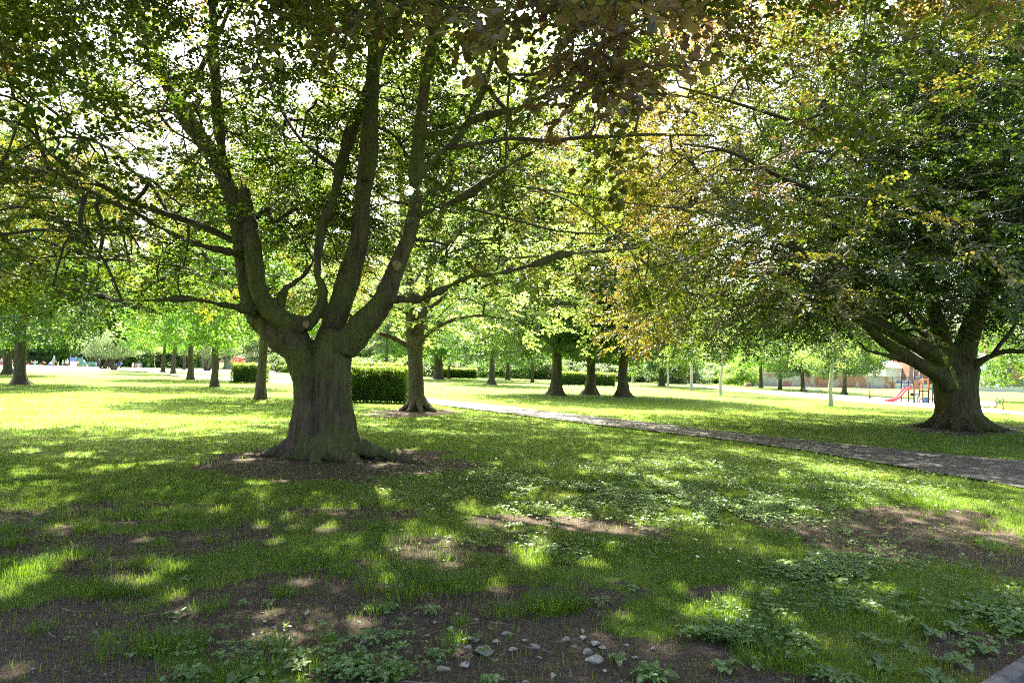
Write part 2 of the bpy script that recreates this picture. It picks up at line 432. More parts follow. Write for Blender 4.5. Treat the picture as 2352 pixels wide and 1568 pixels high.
# paths
def asphalt(name, lo, hi, scale=60):
    m, nt, out = newmat(name)
    geo = N(nt, 'ShaderNodeNewGeometry')
    n = N(nt, 'ShaderNodeTexNoise'); n.inputs['Scale'].default_value = scale; n.inputs['Detail'].default_value = 6; n.inputs['Roughness'].default_value = .75
    nt.links.new(geo.outputs['Position'], n.inputs['Vector'])
    n2 = N(nt, 'ShaderNodeTexNoise'); n2.inputs['Scale'].default_value = 1.1; n2.inputs['Detail'].default_value = 5
    nt.links.new(geo.outputs['Position'], n2.inputs['Vector'])
    c = ramp(nt, n.outputs[0], [(.3, lo), (.7, hi)])
    c = mixc(nt, ramp(nt, n2.outputs[0], [(.4, (0, 0, 0)), (.65, (.6, .6, .6))]), c, [v * 1.25 for v in hi])
    b = N(nt, 'ShaderNodeBsdfPrincipled'); b.inputs['Roughness'].default_value = .8; nt.links.new(c, b.inputs['Base Color'])
    bp = N(nt, 'ShaderNodeBump'); bp.inputs['Strength'].default_value = .5; bp.inputs['Distance'].default_value = .01
    nt.links.new(n.outputs[0], bp.inputs['Height']); nt.links.new(bp.outputs[0], b.inputs['Normal'])
    nt.links.new(b.outputs[0], out.inputs[0]); return m
M['asphalt'] = asphalt('asphalt', (.032, .028, .024), (.058, .050, .044))
M['asphalt_pale'] = asphalt('asphalt_pale', (.28, .25, .23), (.42, .38, .36), 12)
for nm, key, mat in (('path', 'main', 'asphalt'), ('path', 'far', 'asphalt_pale'), ('paving', 'plaza', 'asphalt_pale'), ('path', 'mid', 'asphalt_pale')):
    a, b_ = PATHS[key]; n = min(len(a), len(b_)); K = 8
    def res(pl, n=60):
        pl = np.array(pl); d = np.concatenate([[0], np.cumsum(np.linalg.norm(np.diff(pl, axis=0), axis=1))])
        t = np.linspace(0, d[-1], n); return np.stack([np.interp(t, d, pl[:, 0]), np.interp(t, d, pl[:, 1])], -1)
    n = 160
    A, B = res(a, n), res(b_, n)
    jit = (fbm(np.arange(n) * .35, np.zeros(n), s=5) - .5) * .12; jit2 = (fbm(np.arange(n) * .35, np.ones(n) * 9, s=6) - .5) * .12
    dr = B - A; dr /= np.linalg.norm(dr, axis=1)[:, None] + 1e-6
    A = A + dr * jit[:, None]; B = B + dr * jit2[:, None]
    V = []
    for k in range(K + 1):
        t = k / K; q = A * (1 - t) + B * t; V.append(np.concatenate([q, np.full((n, 1), .006 + .012 * math.sin(math.pi * t))], 1))
    V = np.concatenate(V); ix = np.arange((K + 1) * n).reshape(K + 1, n)
    F = np.stack([ix[:-1, :-1], ix[1:, :-1], ix[1:, 1:], ix[:-1, 1:]], -1).reshape(-1, 4)
    tag(link(nm, mesh_np(nm, V, F, smooth=True), None, M[mat]), kind='structure')
# near corner: edge of another path with a worn concrete kerb
mb = MB(); v = [(x, y, .012) for x, y in near_poly]; mb.add(v, [tuple(range(len(v)))])
tag(mb.build('path', M['asphalt']), kind='structure')
a0, a1 = G(2240, 1618), G(2520, 1428)
kt = thing('kerb', 'worn grey concrete kerb edging at the bottom right corner', 'kerb', a0)
d_ = (a1 - a0); L = d_.length; u = d_.normalized(); nk = 3
for k in range(nk):
    mb = MB(); c = u * (L * (k + .5) / nk); mb.box((c.x, c.y, .015), (L / nk - .012, .085, .07), RZ(math.atan2(u.y, u.x)))
    o = mb.build('kerb_stone', M['kerb'], kt, bevel=.008)

# ------------------------------------------------------------------ leaf and twig templates
def leaf6(L, w, fold=.15):
    return np.array([(0, 0, 0), (.33 * L, .5 * w, fold * w), (.74 * L, .40 * w, fold * w * .8), (L, 0, -.05 * L), (.74 * L, -.40 * w, fold * w * .8), (.33 * L, -.5 * w, fold * w)]), np.array([(0, 1, 2, 3), (0, 3, 4, 5)])
def leaf4(L, w, fold=.15):
    return np.array([(0, 0, 0), (.5 * L, .5 * w, fold * w), (L, 0, -.05 * L), (.5 * L, -.5 * w, fold * w)]), np.array([(0, 1, 2, 3)])
def rotm(yaw, pitch, roll):
    cy, sy, cp, sp, cr, sr = np.cos(yaw), np.sin(yaw), np.cos(pitch), np.sin(pitch), np.cos(roll), np.sin(roll)
    Rz = np.array([[cy, -sy, 0], [sy, cy, 0], [0, 0, 1]]); Ry = np.array([[cp, 0, sp], [0, 1, 0], [-sp, 0, cp]]); Rx = np.array([[1, 0, 0], [0, cr, -sr], [0, sr, cr]])
    return Rz @ Ry @ Rx
def tmpl_flat(rng, L=.75, ll=.082, lw=.052, leaf=leaf6, step=.046, nt_=6, droop=.15, til=.38):
    lv, lf = leaf(1, lw / ll)
    V, F, T, tw = [], [], [], []
    def put(p, yaw):
        s = ll * rng.uniform(.65, 1.2); R = rotm(yaw, rng.normal(.12, til * .8), rng.normal(0, til))
        F.append(lf + sum(len(q) for q in V)); V.append((lv * s) @ R.T + p); T.append(np.full(len(lv), rng.normal(0, .08)))
    def twig(p0, ang, Lt, r):
        n = max(2, int(Lt / step)); prev = p0.copy()
        pts = [p0]
        for i in range(1, n + 1):
            t = i / n; a = ang + rng.normal(0, .12)
            prev = prev + np.array([math.cos(a), math.sin(a), -droop * t]) * (Lt / n); pts.append(prev.copy())
            put(prev, a + (0.9 if i % 2 else -0.9) + rng.normal(0, .2))
        put(prev, ang); tw.append((pts, r)); return pts
    main = twig(np.zeros(3), 0, L, .0035)
    for k in range(nt_):
        i = int(len(main) * (k + .6) / (nt_ + .8)); twig(main[i], (1 if k % 2 else -1) * rng.uniform(.6, 1.0), L * rng.uniform(.3, .5) * (1.1 - .5 * k / nt_), .002)
    return np.concatenate(V), np.concatenate(F), np.concatenate(T), tw
def tmpl_clump(rng, R=.5, n=50, ll=.11, lw=.08, leaf=leaf4, droop=.6):
    lv, lf = leaf(1, lw / ll); V, F, T = [], [], []
    for i in range(n):
        d = rng.normal(size=3); d /= np.linalg.norm(d); p = d * R * rng.uniform(.3, 1) * np.array([1, 1, .6])
        s = ll * rng.uniform(.65, 1.25); Rm = rotm(math.atan2(d[1], d[0]) + rng.normal(0, .7), droop + rng.normal(0, .5), rng.normal(0, .5))
        F.append(lf + i * len(lv)); V.append((lv * s) @ Rm.T + p); T.append(np.full(len(lv), rng.normal(0, .1)))
    tw = [([np.zeros(3), np.array([R * .5, 0, -.05]), np.array([R * .9, .05, -.15])], .004)]
    return np.concatenate(V), np.concatenate(F), np.concatenate(T), tw
def assemble(tmpls, pos, dirs, scale, tint, rng, wob=.25):
    n = len(pos); which = rng.integers(0, len(tmpls), n)
    yaw = np.arctan2(dirs[:, 1], dirs[:, 0]); pit = -np.arcsin(np.clip(dirs[:, 2] / (np.linalg.norm(dirs, axis=1) + 1e-9), -.9, .9)) * .6 + rng.normal(0, wob, n); rol = rng.normal(0, wob, n)
    Vs, Fs, Ts, tw = [], [], [], []; off = 0
    for k, (tv, tf, tt, tws) in enumerate(tmpls):
        I = np.where(which == k)[0]
        if not len(I): continue
        R = np.stack([rotm(yaw[i], pit[i], rol[i]) * scale[i] for i in I])
        v = np.einsum('nij,vj->nvi', R, tv) + pos[I][:, None, :]
        Vs.append(v.reshape(-1, 3)); f = tf[None] + (np.arange(len(I)) * len(tv))[:, None, None] + off
        Fs.append(f.reshape(-1, tf.shape[1])); off += len(I) * len(tv)
        Ts.append(np.clip(tint[I][:, None] + tt[None], 0, 1).ravel())
        for j, i in enumerate(I):
            for pts, r in tws: tw.append((np.array(pts) @ R[j].T + pos[i], r * scale[i] ** .5))
    return np.concatenate(Vs), np.concatenate(Fs), np.concatenate(Ts), tw
def grow(seeds, targets, axis, rng, seg=.35, twig_r=.006, power=.45, sag=.12, k=10):
    """connects every spray position to the nearest limb; returns branch paths with radii"""
    pos, par, rad = [], [], []
    for pts, rr in seeds:
        last = -1
        for i in range(len(pts) - 1):
            a, b = np.array(pts[i]), np.array(pts[i + 1]); n = max(1, int(np.linalg.norm(b - a) / .3))
            for j in range(n + (1 if i == len(pts) - 2 else 0)):
                t = j / n; pos.append(a * (1 - t) + b * t); par.append(last); rad.append(rr[i] * (1 - t) + rr[i + 1] * t); last = len(pos) - 1
    ns = len(pos)
    kd = kdtree.KDTree(ns)
    for i, p in enumerate(pos): kd.insert(p, i)
    kd.balance()
    dist = [kd.find(t)[2] for t in targets]
    order = np.argsort(dist); built = ns; paths = []; dirs = np.zeros((len(targets), 3))
    for c_, ti in enumerate(order):
        t = np.array(targets[ti])
        if len(pos) > built * 1.12 + 30:
            kd = kdtree.KDTree(len(pos))
            for i, p in enumerate(pos): kd.insert(p, i)
            kd.balance(); built = len(pos)
        Rt = math.hypot(t[0] - axis[0], t[1] - axis[1]); best = None
        for co, i, d in kd.find_n(t, k):
            cst = d + .5 * max(0, math.hypot(co[0] - axis[0], co[1] - axis[1]) - Rt) + .35 * max(0, co[2] - t[2])
            if best is None or cst < best[0]: best = (cst, i, d)
        _, i, d = best; p = pos[i]; n = max(2, int(math.ceil(d / seg)))
        out = p - np.array([axis[0], axis[1], p[2]]); ol = np.linalg.norm(out)
        out = out / ol if ol > .05 else np.array([0, 0, 1.])
        ctrl = (p + t) / 2 + out * 0 + np.array([0, 0, sag * d]) + rng.normal(0, .09 * d, 3)
        prev = i; ids = [i]
        for j in range(1, n + 1):
            s = j / n; q = (1 - s) ** 2 * p + 2 * s * (1 - s) * ctrl + s * s * t
            if j < n: q = q + rng.normal(0, .02 * seg, 3)
            pos.append(q); par.append(prev); rad.append(None); prev = len(pos) - 1; ids.append(prev)
        paths.append(ids); dd = pos[ids[-1]] - pos[ids[-2]]; dirs[ti] = dd / (np.linalg.norm(dd) + 1e-9)
    cnt = np.zeros(len(pos))
    for ids in paths: cnt[ids[-1]] += 1
    for i in range(len(pos) - 1, ns - 1, -1): cnt[par[i]] += cnt[i]
    R = np.array([r if r is not None else twig_r for r in rad], float)
    for i in range(ns, len(pos)): R[i] = min(twig_r * max(cnt[i], 1) ** power, R[par[i]] * .92)
    out = []
    for ids in paths:
        rr = [R[i] for i in ids]; rr[0] = min(rr[0], rr[1] * 1.25); out.append(([pos[i] for i in ids], rr))
    return out, dirs
def tubes_np(paths, nside=5, rmin=.0015):
    """fast thin tubes, all in one vertex array (quads)"""
    V, F = [], []; off = 0
    ang = np.arange(nside) * 2 * np.pi / nside; ca, sa = np.cos(ang), np.sin(ang)
    for pts, rr in paths:
        p = np.array(pts, float); n = len(p); r = np.full(n, rr) * np.linspace(1, .5, n) if np.isscalar(rr) else np.array(rr, float)
        t = np.gradient(p, axis=0); t /= np.linalg.norm(t, axis=1)[:, None] + 1e-9
        up = np.where(np.abs(t[:, 2:3]) > .9, [[1., 0, 0]], [[0, 0, 1.]]); a = np.cross(t, up); a /= np.linalg.norm(a, axis=1)[:, None] + 1e-9; b = np.cross(t, a)
        r = np.maximum(r, rmin)
        v = p[:, None] + (a[:, None] * ca[None, :, None] + b[:, None] * sa[None, :, None]) * r[:, None, None]
        ix = np.arange(n * nside).reshape(n, nside) + off; j = np.roll(ix, -1, 1)
        F.append(np.stack([ix[:-1], j[:-1], j[1:], ix[1:]], -1).reshape(-1, 4)); V.append(v.reshape(-1, 3)); off += n * nside
    return np.concatenate(V), np.concatenate(F)
def fused_trunk(name, tubes, voxel, mat, smooth_it=6, rough=.012, seed=0, groove=.0, nside=14):
    mb = MB()
    for pts, rr in tubes: mb.tube(pts, rr, nside)
    me = bpy.data.meshes.new(name); me.from_pydata(mb.v, [], mb.f)
    o = bpy.data.objects.new(name, me); COL.objects.link(o)
    md = o.modifiers.new('r', 'REMESH'); md.mode = 'VOXEL'; md.voxel_size = voxel
    if smooth_it:
        s = o.modifiers.new('s', 'SMOOTH'); s.factor = .5; s.iterations = smooth_it
    dg = bpy.context.evaluated_depsgraph_get(); dg.update()
    ev = o.evaluated_get(dg); nm = bpy.data.meshes.new_from_object(ev, depsgraph=dg)
    bpy.data.objects.remove(o); bpy.data.meshes.remove(me)
    n = len(nm.vertices); co = np.zeros(n * 3, np.float32); no = np.zeros(n * 3, np.float32)
    nm.vertices.foreach_get('co', co); nm.vertices.foreach_get('normal', no); co = co.reshape(-1, 3); no = no.reshape(-1, 3)
    d = (fbm(co[:, 0] * 3, co[:, 1] * 3, co[:, 2] * .9, s=seed, o=3) - .5) * groove + (fbm(co[:, 0] * 14, co[:, 1] * 14, co[:, 2] * 6, s=seed + 5, o=3) - .5) * rough
    d += np.where(fbm(co[:, 0] * 2, co[:, 1] * 2, co[:, 2] * 3, s=seed + 9, o=2) > .66, .012, 0) * (groove > 0)
    co = co + no * d[:, None]
    nm.vertices.foreach_set('co', co.ravel()); nm.polygons.foreach_set('use_smooth', np.ones(len(nm.polygons), bool)); nm.update()
    nm.name = name; nm.materials.clear(); nm.materials.append(mat)
    return nm
# ------------------------------------------------------------------ the big beech in the foreground
def limb(pts, D0, base, scale=1.0):
    """pts: (px, py, depth offset, radius px) -> polyline relative to base, radii in metres"""
    out, rr = [], []
    for px, py, dD, r in pts:
        D = D0 + dD; out.append(P(px, py, D) - base); rr.append(r / ppm(D) * scale)
    return out, rr
def smooth_poly(pts, rr, n=4):
    o, r = [], []
    for i in range(len(pts) - 1):
        p0 = pts[max(i - 1, 0)]; p1 = pts[i]; p2 = pts[i + 1]; p3 = pts[min(i + 2, len(pts) - 1)]
        for k in range(n):
            t = k / n
            o.append(.5 * (2 * p1 + (p2 - p0) * t + (2 * p0 - 5 * p1 + 4 * p2 - p3) * t * t + (3 * p1 - p0 - 3 * p2 + p3) * t ** 3)); r.append(rr[i] * (1 - t) + rr[i + 1] * t)
    o.append(pts[-1]); r.append(rr[-1]); return o, r
def tree_object(name, label, cat, base, rz, trunk_me, branch_me, crown_me, group=None, scale=1.0, crown_name='crown'):
    t = thing(name, label, cat, base, rz, group); t.scale = (scale,) * 3 if not hasattr(scale, '__len__') else scale
    if trunk_me: link('trunk', trunk_me, t)
    if branch_me: link('branches', branch_me, t)
    link(crown_name, crown_me, t)
    return t
Z3 = lambda v: np.array([v[0], v[1], v[2]])

D1 = 12.2
B1 = G(748, 1042); D1 = B1.y
T1L = {}
def t1(key, pts, n=3):
    p, r = limb(pts, D1, B1, 1.0 if key.startswith('col') else .87); p, r = smooth_poly(p, r, n); T1L[key] = (p, r)
t1('colL', [(706, 1050, 0, 58), (707, 990, 0, 40), (708, 920, 0, 34), (700, 850, 0, 36), (684, 800, 0, 38), (655, 765, 0, 40)])
t1('colR', [(774, 1050, -.05, 62), (770, 990, -.05, 50), (766, 920, -.05, 44), (763, 850, -.05, 44), (770, 800, 0, 43), (790, 770, 0, 38)])
t1('colB', [(742, 1040, .35, 60), (742, 930, .3, 45), (740, 830, .3, 40), (735, 790, .2, 34)])
t1('L1', [(690, 805, 0, 40), (640, 768, .1, 36), (604, 738, .2, 33), (583, 700, .3, 30), (570, 650, .4, 27), (562, 580, .6, 26), (552, 510, .8, 25), (508, 392, 1.2, 23), (455, 310, 1.5, 22), (408, 235, 1.8, 20), (372, 165, 2.0, 18), (335, 75, 2.4, 16), (300, -20, 2.8, 14), (280, -140, 3.2, 10)])
t1('L1c', [(700, 748, -.15, 24), (668, 740, -.2, 26), (632, 722, -.2, 25), (605, 690, -.1, 24), (588, 640, 0, 23), (578, 560, .2, 21), (574, 490, .5, 17), (560, 440, .7, 13)])
t1('L1b', [(570, 500, .7, 16), (545, 460, .8, 15), (518, 400, .9, 14), (503, 300, 1.0, 14), (495, 170, 1.2, 13), (490, 60, 1.4, 12), (484, -60, 1.6, 9)])
t1('L3', [(648, 742, -.1, 12), (642, 712, -.1, 13), (650, 672, 0, 12), (672, 652, .1, 9), (700, 630, .3, 7), (720, 600, .6, 5)])
t1('L4', [(700, 752, -.2, 20), (722, 728, -.1, 17), (740, 690, 0, 15), (738, 660, 0, 14), (728, 630, 0, 14), (732, 572, .1, 15), (745, 510, .2, 14), (760, 478, .3, 14), (781, 389, .5, 15), (808, 298, .7, 16), (842, 218, .8, 14), (880, 110, 1.0, 12), (930, 0, 1.2, 10), (960, -90, 1.4, 7)])
t1('L5', [(748, 800, .1, 38), (770, 735, .2, 33), (790, 680, .2, 29), (810, 610, .2, 27), (828, 525, .2, 25), (833, 455, .2, 23), (845, 366, .2, 22), (850, 290, .2, 21), (856, 180, .3, 19), (860, 60, .3, 17), (862, -60, .4, 13)])
t1('L6', [(790, 800, -.1, 40), (828, 752, -.2, 35), (866, 712, -.3, 29), (892, 665, -.35, 26), (916, 602, -.4, 24), (938, 548, -.4, 20), (954, 481, -.4, 18), (958, 389, -.4, 18), (965, 298, -.5, 17), (975, 206, -.6, 15), (990, 114, -.7, 14), (1016, 0, -.9, 12), (1035, -90, -1.0, 9)])
t1('B1', [(967, 325, -.5, 7), (985, 311, -.6, 9), (1055, 293, -.8, 9), (1101, 270, -1, 8), (1193, 247, -1.3, 8), (1261, 215, -1.5, 7), (1330, 188, -1.6, 6), (1403, 186, -1.6, 5), (1500, 178, -1.4, 3)])
t1('B2', [(958, 420, -.4, 9), (982, 382, -.3, 10), (1009, 350, 0, 10), (1046, 322, .3, 10), (1092, 250, .7, 10), (1119, 174, 1, 8), (1133, 120, 1.3, 7), (1150, 40, 1.5, 5)])
t1('B3', [(1030, 342, .1, 6), (1050, 337, .1, 7), (1101, 330, .2, 6), (1170, 318, .3, 6), (1261, 324, .3, 6), (1330, 316, .4, 5.5), (1400, 314, .4, 5), (1493, 309, .5, 4), (1640, 312, .6, 2.5)])
t1('B4', [(953, 498, -.4, 10), (973, 490, -.5, 10), (1019, 472, -.8, 9), (1078, 444, -1.1, 9), (1124, 412, -1.4, 8), (1193, 366, -1.8, 7), (1261, 334, -2.1, 5), (1330, 318, -2.3, 4)])
t1('B5', [(872, 700, -.3, 9), (904, 688, -.5, 10), (964, 686, -.8, 10), (1019, 664, -1, 9.5), (1078, 636, -1.2, 8), (1147, 627, -1.3, 7), (1238, 604, -1.3, 6), (1284, 586, -1.3, 5.5), (1376, 577, -1.2, 4.5), (1490, 568, -1, 3)])
t1('B6', [(1037, 470, -.9, 4), (1101, 485, -.6, 4), (1193, 508, -.3, 3.5), (1284, 531, 0, 3), (1400, 538, .3, 2)])
t1('C1', [(572, 600, .5, 9), (540, 582, .2, 9.5), (458, 563, -.4, 10), (366, 522, -1.0, 9), (298, 481, -1.6, 8), (229, 453, -2.2, 7.5), (183, 430, -2.6, 7), (137, 403, -3, 6.5), (82, 394, -3.4, 6), (0, 385, -3.8, 5), (-120, 372, -4.4, 3)])
t1('C2', [(562, 565, .6, 9), (530, 550, .7, 9), (458, 517, .6, 9), (389, 494, .4, 8), (320, 470, .1, 7), (206, 412, -.4, 6), (114, 352, -.8, 5), (60, 290, -1.1, 4), (0, 275, -1.4, 3)])
t1('C3', [(389, 494, .4, 5), (343, 421, .8, 6), (298, 389, 1.0, 5.5), (275, 357, 1.2, 5), (229, 330, 1.5, 4), (150, 300, 2, 3)])
t1('C4', [(598, 728, .1, 12), (571, 712, -.2, 12), (540, 704, -.5, 10), (498, 697, -.9, 9), (454, 688, -1.3, 8), (399, 686, -1.8, 7), (344, 690, -2.2, 6), (275, 688, -2.7, 5), (159, 664, -3.4, 4), (60, 640, -4, 3)])
t1('C5', [(408, 240, 1.8, 8), (445, 190, 1.9, 8), (480, 120, 2.1, 7), (520, 40, 2.4, 5), (540, -30, 2.6, 3)])
t1('C6', [(455, 310, 1.5, 7), (420, 250, 2.2, 6), (360, 255, 3, 5), (250, 230, 3.8, 4), (120, 200, 4.5, 3)])
t1('C7', [(781, 389, .5, 7), (700, 330, 1.4, 6), (640, 240, 2.2, 5), (600, 130, 3, 4), (580, 20, 3.6, 3)])
t1('N1', [(1016, 0, -.9, 8), (1080, -120, -2.2, 8), (1180, -200, -4.2, 8), (1300, -140, -6.2, 9), (1380, 20, -7.4, 8), (1440, 100, -8.1, 6)])   # bough reaching over the photographer
t1('N2', [(990, 114, -.7, 7), (980, -40, -2.2, 7), (900, -240, -4.2, 8), (780, -260, -5.6, 8), (640, -160, -6.4, 8)])
t1('N3', [(300, -20, 2.8, 8), (100, -260, 0, 8), (-50, -380, -3, 10), (-200, -300, -5, 10)])
t1('U1', [(862, -60, .4, 12), (900, -400, .6, 10), (860, -800, .8, 7)]); t1('U2', [(280, -140, 3.2, 9), (200, -450, 4, 8), (100, -700, 4.5, 6)])
t1('U3', [(1035, -90, -1, 8), (1200, -350, -1.2, 8), (1350, -650, -1, 6)]); t1('U4', [(484, -60, 1.6, 8), (520, -400, 1, 7), (560, -800, .5, 5)])
t1('U5', [(960, -90, 1.4, 7), (1100, -250, 4, 8), (1250, -420, 6, 6)]); t1('U6', [(484, -60, 1.6, 7), (400, -200, 4, 8), (350, -350, 7, 6)])
THICK1 = ['colL', 'colR', 'colB', 'L1', 'L1c', 'L1b', 'L3', 'L4', 'L5', 'L6', 'B1', 'B2', 'B4', 'B5', 'C1', 'C4']
tub = [T1L[k] for k in THICK1]
rr_ = random.Random(3)
for (ang, ln, r0) in [(-8, 2.0, .12), (12, 1.1, .13), (38, .9, .15), (70, .8, .15), (110, .8, .16), (140, .9, .15), (165, .95, .16), (185, 1.25, .15), (205, .95, .16),
                      (228, .75, .14), (250, .8, .15), (272, .95, .13), (292, .85, .16), (318, 1.0, .14), (340, 1.4, .11), (352, 2.3, .10), (-20, 1.6, .09)]:
    a = math.radians(ang); pts = []; rs = []
    wig = rr_.uniform(-.5, .5); front = 235 < ang % 360 < 305
    for s, z, rf in [(0, .95, .9), (0.02, .62, 1.0), (.09, .33, 1.15), (.24, .15, 1.1), (.5, .05, .85), (.78, -.01, .55), (1.05, -.07, .28)]:
        if front and s < .05: continue
        aa = a + wig * s; dd = .22 + (.08 if s > 0 else 0) + (ln - .22) * s; pts.append(Vector((math.cos(aa) * dd, math.sin(aa) * dd * .9, z))); rs.append(r0 * rf)
    tub.append(smooth_poly(pts, rs, 3))
trunk1 = fused_trunk('trunk', tub, .030, M['bark_beech'], 3, .04, 3, .13)

def env_targets(n, rng, cx, cy, R, zc, hz, zb, ztop, thr=.40, fs=(.45, .45, 1.0), seed=0, rbias=.5):
    """random points inside a crown envelope, thinned by a layered noise so that gaps and clumps appear"""
    out = []
    while sum(len(o) for o in out) < n:
        k = n * 3
        a = rng.uniform(0, 2 * np.pi, k); u = rng.uniform(0, 1, k) ** rbias; z = rng.uniform(0, ztop, k)
        Rm = R * np.sqrt(np.clip(1 - ((z - zc) / hz) ** 2, 0, 1)) * (.82 + .36 * vnoise(np.cos(a) * 2 + 5, np.sin(a) * 2 + 5, z * .35, seed + 1))
        x, y = np.cos(a) * u * Rm + cx, np.sin(a) * u * Rm + cy
        ok = (z > zb(x, y)) & (fbm(x * fs[0], y * fs[1], z * fs[2], seed, 3) > thr)
        out.append(np.stack([x, y, z], -1)[ok])
    return np.concatenate(out)[:n]
rng = np.random.default_rng(11)
def zb1(x, y):       # underside of the crown (relative to the base)
    wx, wy = x + B1.x, y + B1.y
    nzv = (vnoise(wx * .6, wy * .6, s=40) - .5) * .9
    left = 1.6 + .088 * wy; cen = 1.6 + .175 * wy; right = 1.6 + .125 * wy
    wl = np.clip((-x - .3) / 1.6, 0, 1); wr = np.clip((x - .8) / 1.8, 0, 1)
    z = cen * (1 - wl) * (1 - wr) + left * wl + right * wr * (1 - wl)
    z = np.where(wy < 6.5, np.maximum(z, 3.55), z)
    return z + nzv * np.where(wy > 6, .8, .25)
tA = env_targets(9000, rng, .0, 0, 9.8, 6.5, 12, zb1, 9.3, .43, seed=50, rbias=.62)
tB = env_targets(1000, rng, .2, 0, 9.8, 6.5, 12, lambda x, y: 9.3 + 0 * x, 17.5, .0, seed=51)
# the low coppery bough close to the camera, upper middle of the photo
tC = []
for k in range(85):
    px = rng.uniform(1010, 1560); py = rng.uniform(-150, 110 + 130 * max(0, (px - 1250) / 300) ** 1.5 if px > 1250 else 90); D = rng.uniform(3.4, 4.8)
    tC.append(np.array(P(px, py, D) - B1))
for k in range(40):
    px = rng.uniform(620, 1050); py = rng.uniform(-150, 60); D = rng.uniform(4.4, 6.2); tC.append(np.array(P(px, py, D) - B1))
for k in range(26):
    px = rng.uniform(1340, 1440); py = rng.uniform(60, 215); D = rng.uniform(3.6, 4.2); tC.append(np.array(P(px - abs(rng.normal(0, 12)), py, D) - B1))
tA = tA[np.hypot(tA[:, 0] + B1.x, tA[:, 1] + B1.y) > 3.6]
# open windows in the crown where the sky shows (holes in space, between the limbs)
def window(T, c, r):
    c = np.array(c); d = np.linalg.norm((T - c) / np.array(r), axis=1); return T[d > 1]
wy_ = tA[:, 1] + B1.y; top_ = 1.6 + .56 * wy_          # the near side is bare below the limbs: you look in under the crown
vis = (tA[:, 2] < top_) & (wy_ < B1.y + .5)
keepn = rng.uniform(0, 1, len(tA)) < np.where(vis, np.clip(.02 + np.where(tA[:, 0] < 0, .19, .05) * np.maximum(np.abs(tA[:, 0]) - .6, 0), 0, .8), .85)
tA = tA[keepn]
tA = tA[~((tA[:, 0] > 7.2) & (tA[:, 2] < 1.6 + .56 * (tA[:, 1] + B1.y)))]      # lopsided: shorter on the side of the path
thin_ = (tA[:, 0] > .8) & (tA[:, 2] < 5.8) & (tA[:, 1] > -5); tA = tA[~thin_ | (rng.uniform(0, 1, len(tA)) < .38)]
tD = env_targets(2300, rng, .2, 0, 9.8, 6.5, 12, lambda x, y: 1.7 + .56 * (y + B1.y) + np.maximum(0, -2 - y) * .0, 10.5, .0, seed=53, rbias=.6)
tD = tD[(tD[:, 1] < 1.5)]; tB = np.concatenate([tB, tD])
tgt = np.concatenate([tA, tB, np.array(tC)])
for (px, py, dD, r) in [(480, 95, 3, (1.1, 3.5, .75)), (705, 175, 3, (.7, 3.5, .6)), (240, 150, 2, (.8, 2.5, .5)), (300, 540, 0, (.5, 2.5, .35)), (380, 290, 1, (.5, 2.5, .5)), (890, 430, 2, (.35, 4, .9)), (1230, 130, 2, (.7, 3, .4)), (180, 330, 0, (.6, 3, .35))]:
    tgt = window(tgt, P(px, py, D1 + dD) - B1, r)
seeds1 = [([Z3(p) for p in T1L[k][0]], T1L[k][1]) for k in T1L if not k.startswith('col')]
br, dirs = grow(seeds1, list(tgt), (0, 0), rng, twig_r=.0065, sag=.08)
isB = tgt[:, 2] > 9.3
scl = np.where(isB, 1.5, 1.0) * rng.uniform(.85, 1.2, len(tgt))
Rr = np.hypot(tgt[:, 0], tgt[:, 1])
tint = np.clip((Rr / 9.6 - .55) * .9 + (tgt[:, 2] - 5) * .04 + (fbm(tgt[:, 0] * .5, tgt[:, 1] * .5, tgt[:, 2] * .5, 60, 3) - .42) * 1.7 + np.where(tgt[:, 0] > 3.5, .12, 0), 0, 1)
scl[-len(tC):] *= .72; tint[-len(tC):] = np.clip(tint[-len(tC):] * .5 + .42, 0, .9)
fl6 = [tmpl_flat(rng, ll=.072, lw=.047, step=.037, L=.72) for _ in range(6)]
nC = len(tC); flC = [tmpl_flat(rng, L=.34, ll=.078, lw=.055, step=.045, nt_=3, droop=.5) for _ in range(4)]
V, F, T, tw = assemble(fl6, tgt[:-nC], dirs[:-nC], scl[:-nC], tint[:-nC], rng, .22)
Vc, Fc, Tc, twc = assemble(flC, tgt[-nC:], dirs[-nC:], rng.uniform(.8, 1.15, nC), tint[-nC:], rng, .3)
F = np.concatenate([F, Fc + len(V)]); V = np.concatenate([V, Vc]); T = np.concatenate([T, Tc]); tw = tw + twc
# gaps in the leafage through which the sun reaches the ground in flecks
FL = [(1215, 1265, .2), (1245, 1256, .16), (1225, 1280, .12), (1660, 1400, .18), (1690, 1415, .16), (1640, 1380, .1), (870, 1127, .2), (960, 1117, .14), (590, 1105, .2), (505, 1165, .12), (400, 1300, .13), (75, 1305, .18), (110, 1298, .16), (30, 1330, .16),
      (60, 1085, .25), (115, 1102, .22), (250, 1070, .25), (1190, 1140, .22), (1175, 1165, .2), (1195, 1182, .2), (1290, 1165, .22), (1450, 1210, .2), (1590, 1190, .2), (1600, 1065, .3), (1430, 1050, .3), (1350, 1045, .25), (1180, 1040, .25), (1780, 1050, .25),
      (1850, 1170, .2), (640, 1100, .15), (450, 1080, .2), (350, 1060, .22), (1060, 1475, .07), (1030, 1285, .1), (880, 1292, .1), (40, 1520, .1), (1130, 1060, .2), (930, 1030, .25), (1010, 1000, .3), (720, 1083, .1), (180, 1040, .3), (60, 1030, .3), (1500, 1100, .2), (560, 1050, .2), (1380, 1290, .08), (2010, 1400, .1), (1560, 1345, .08), (760, 1200, .08), (330, 1230, .08), (2150, 1130, .2), (1950, 1120, .2)]
rgf = np.random.default_rng(99)
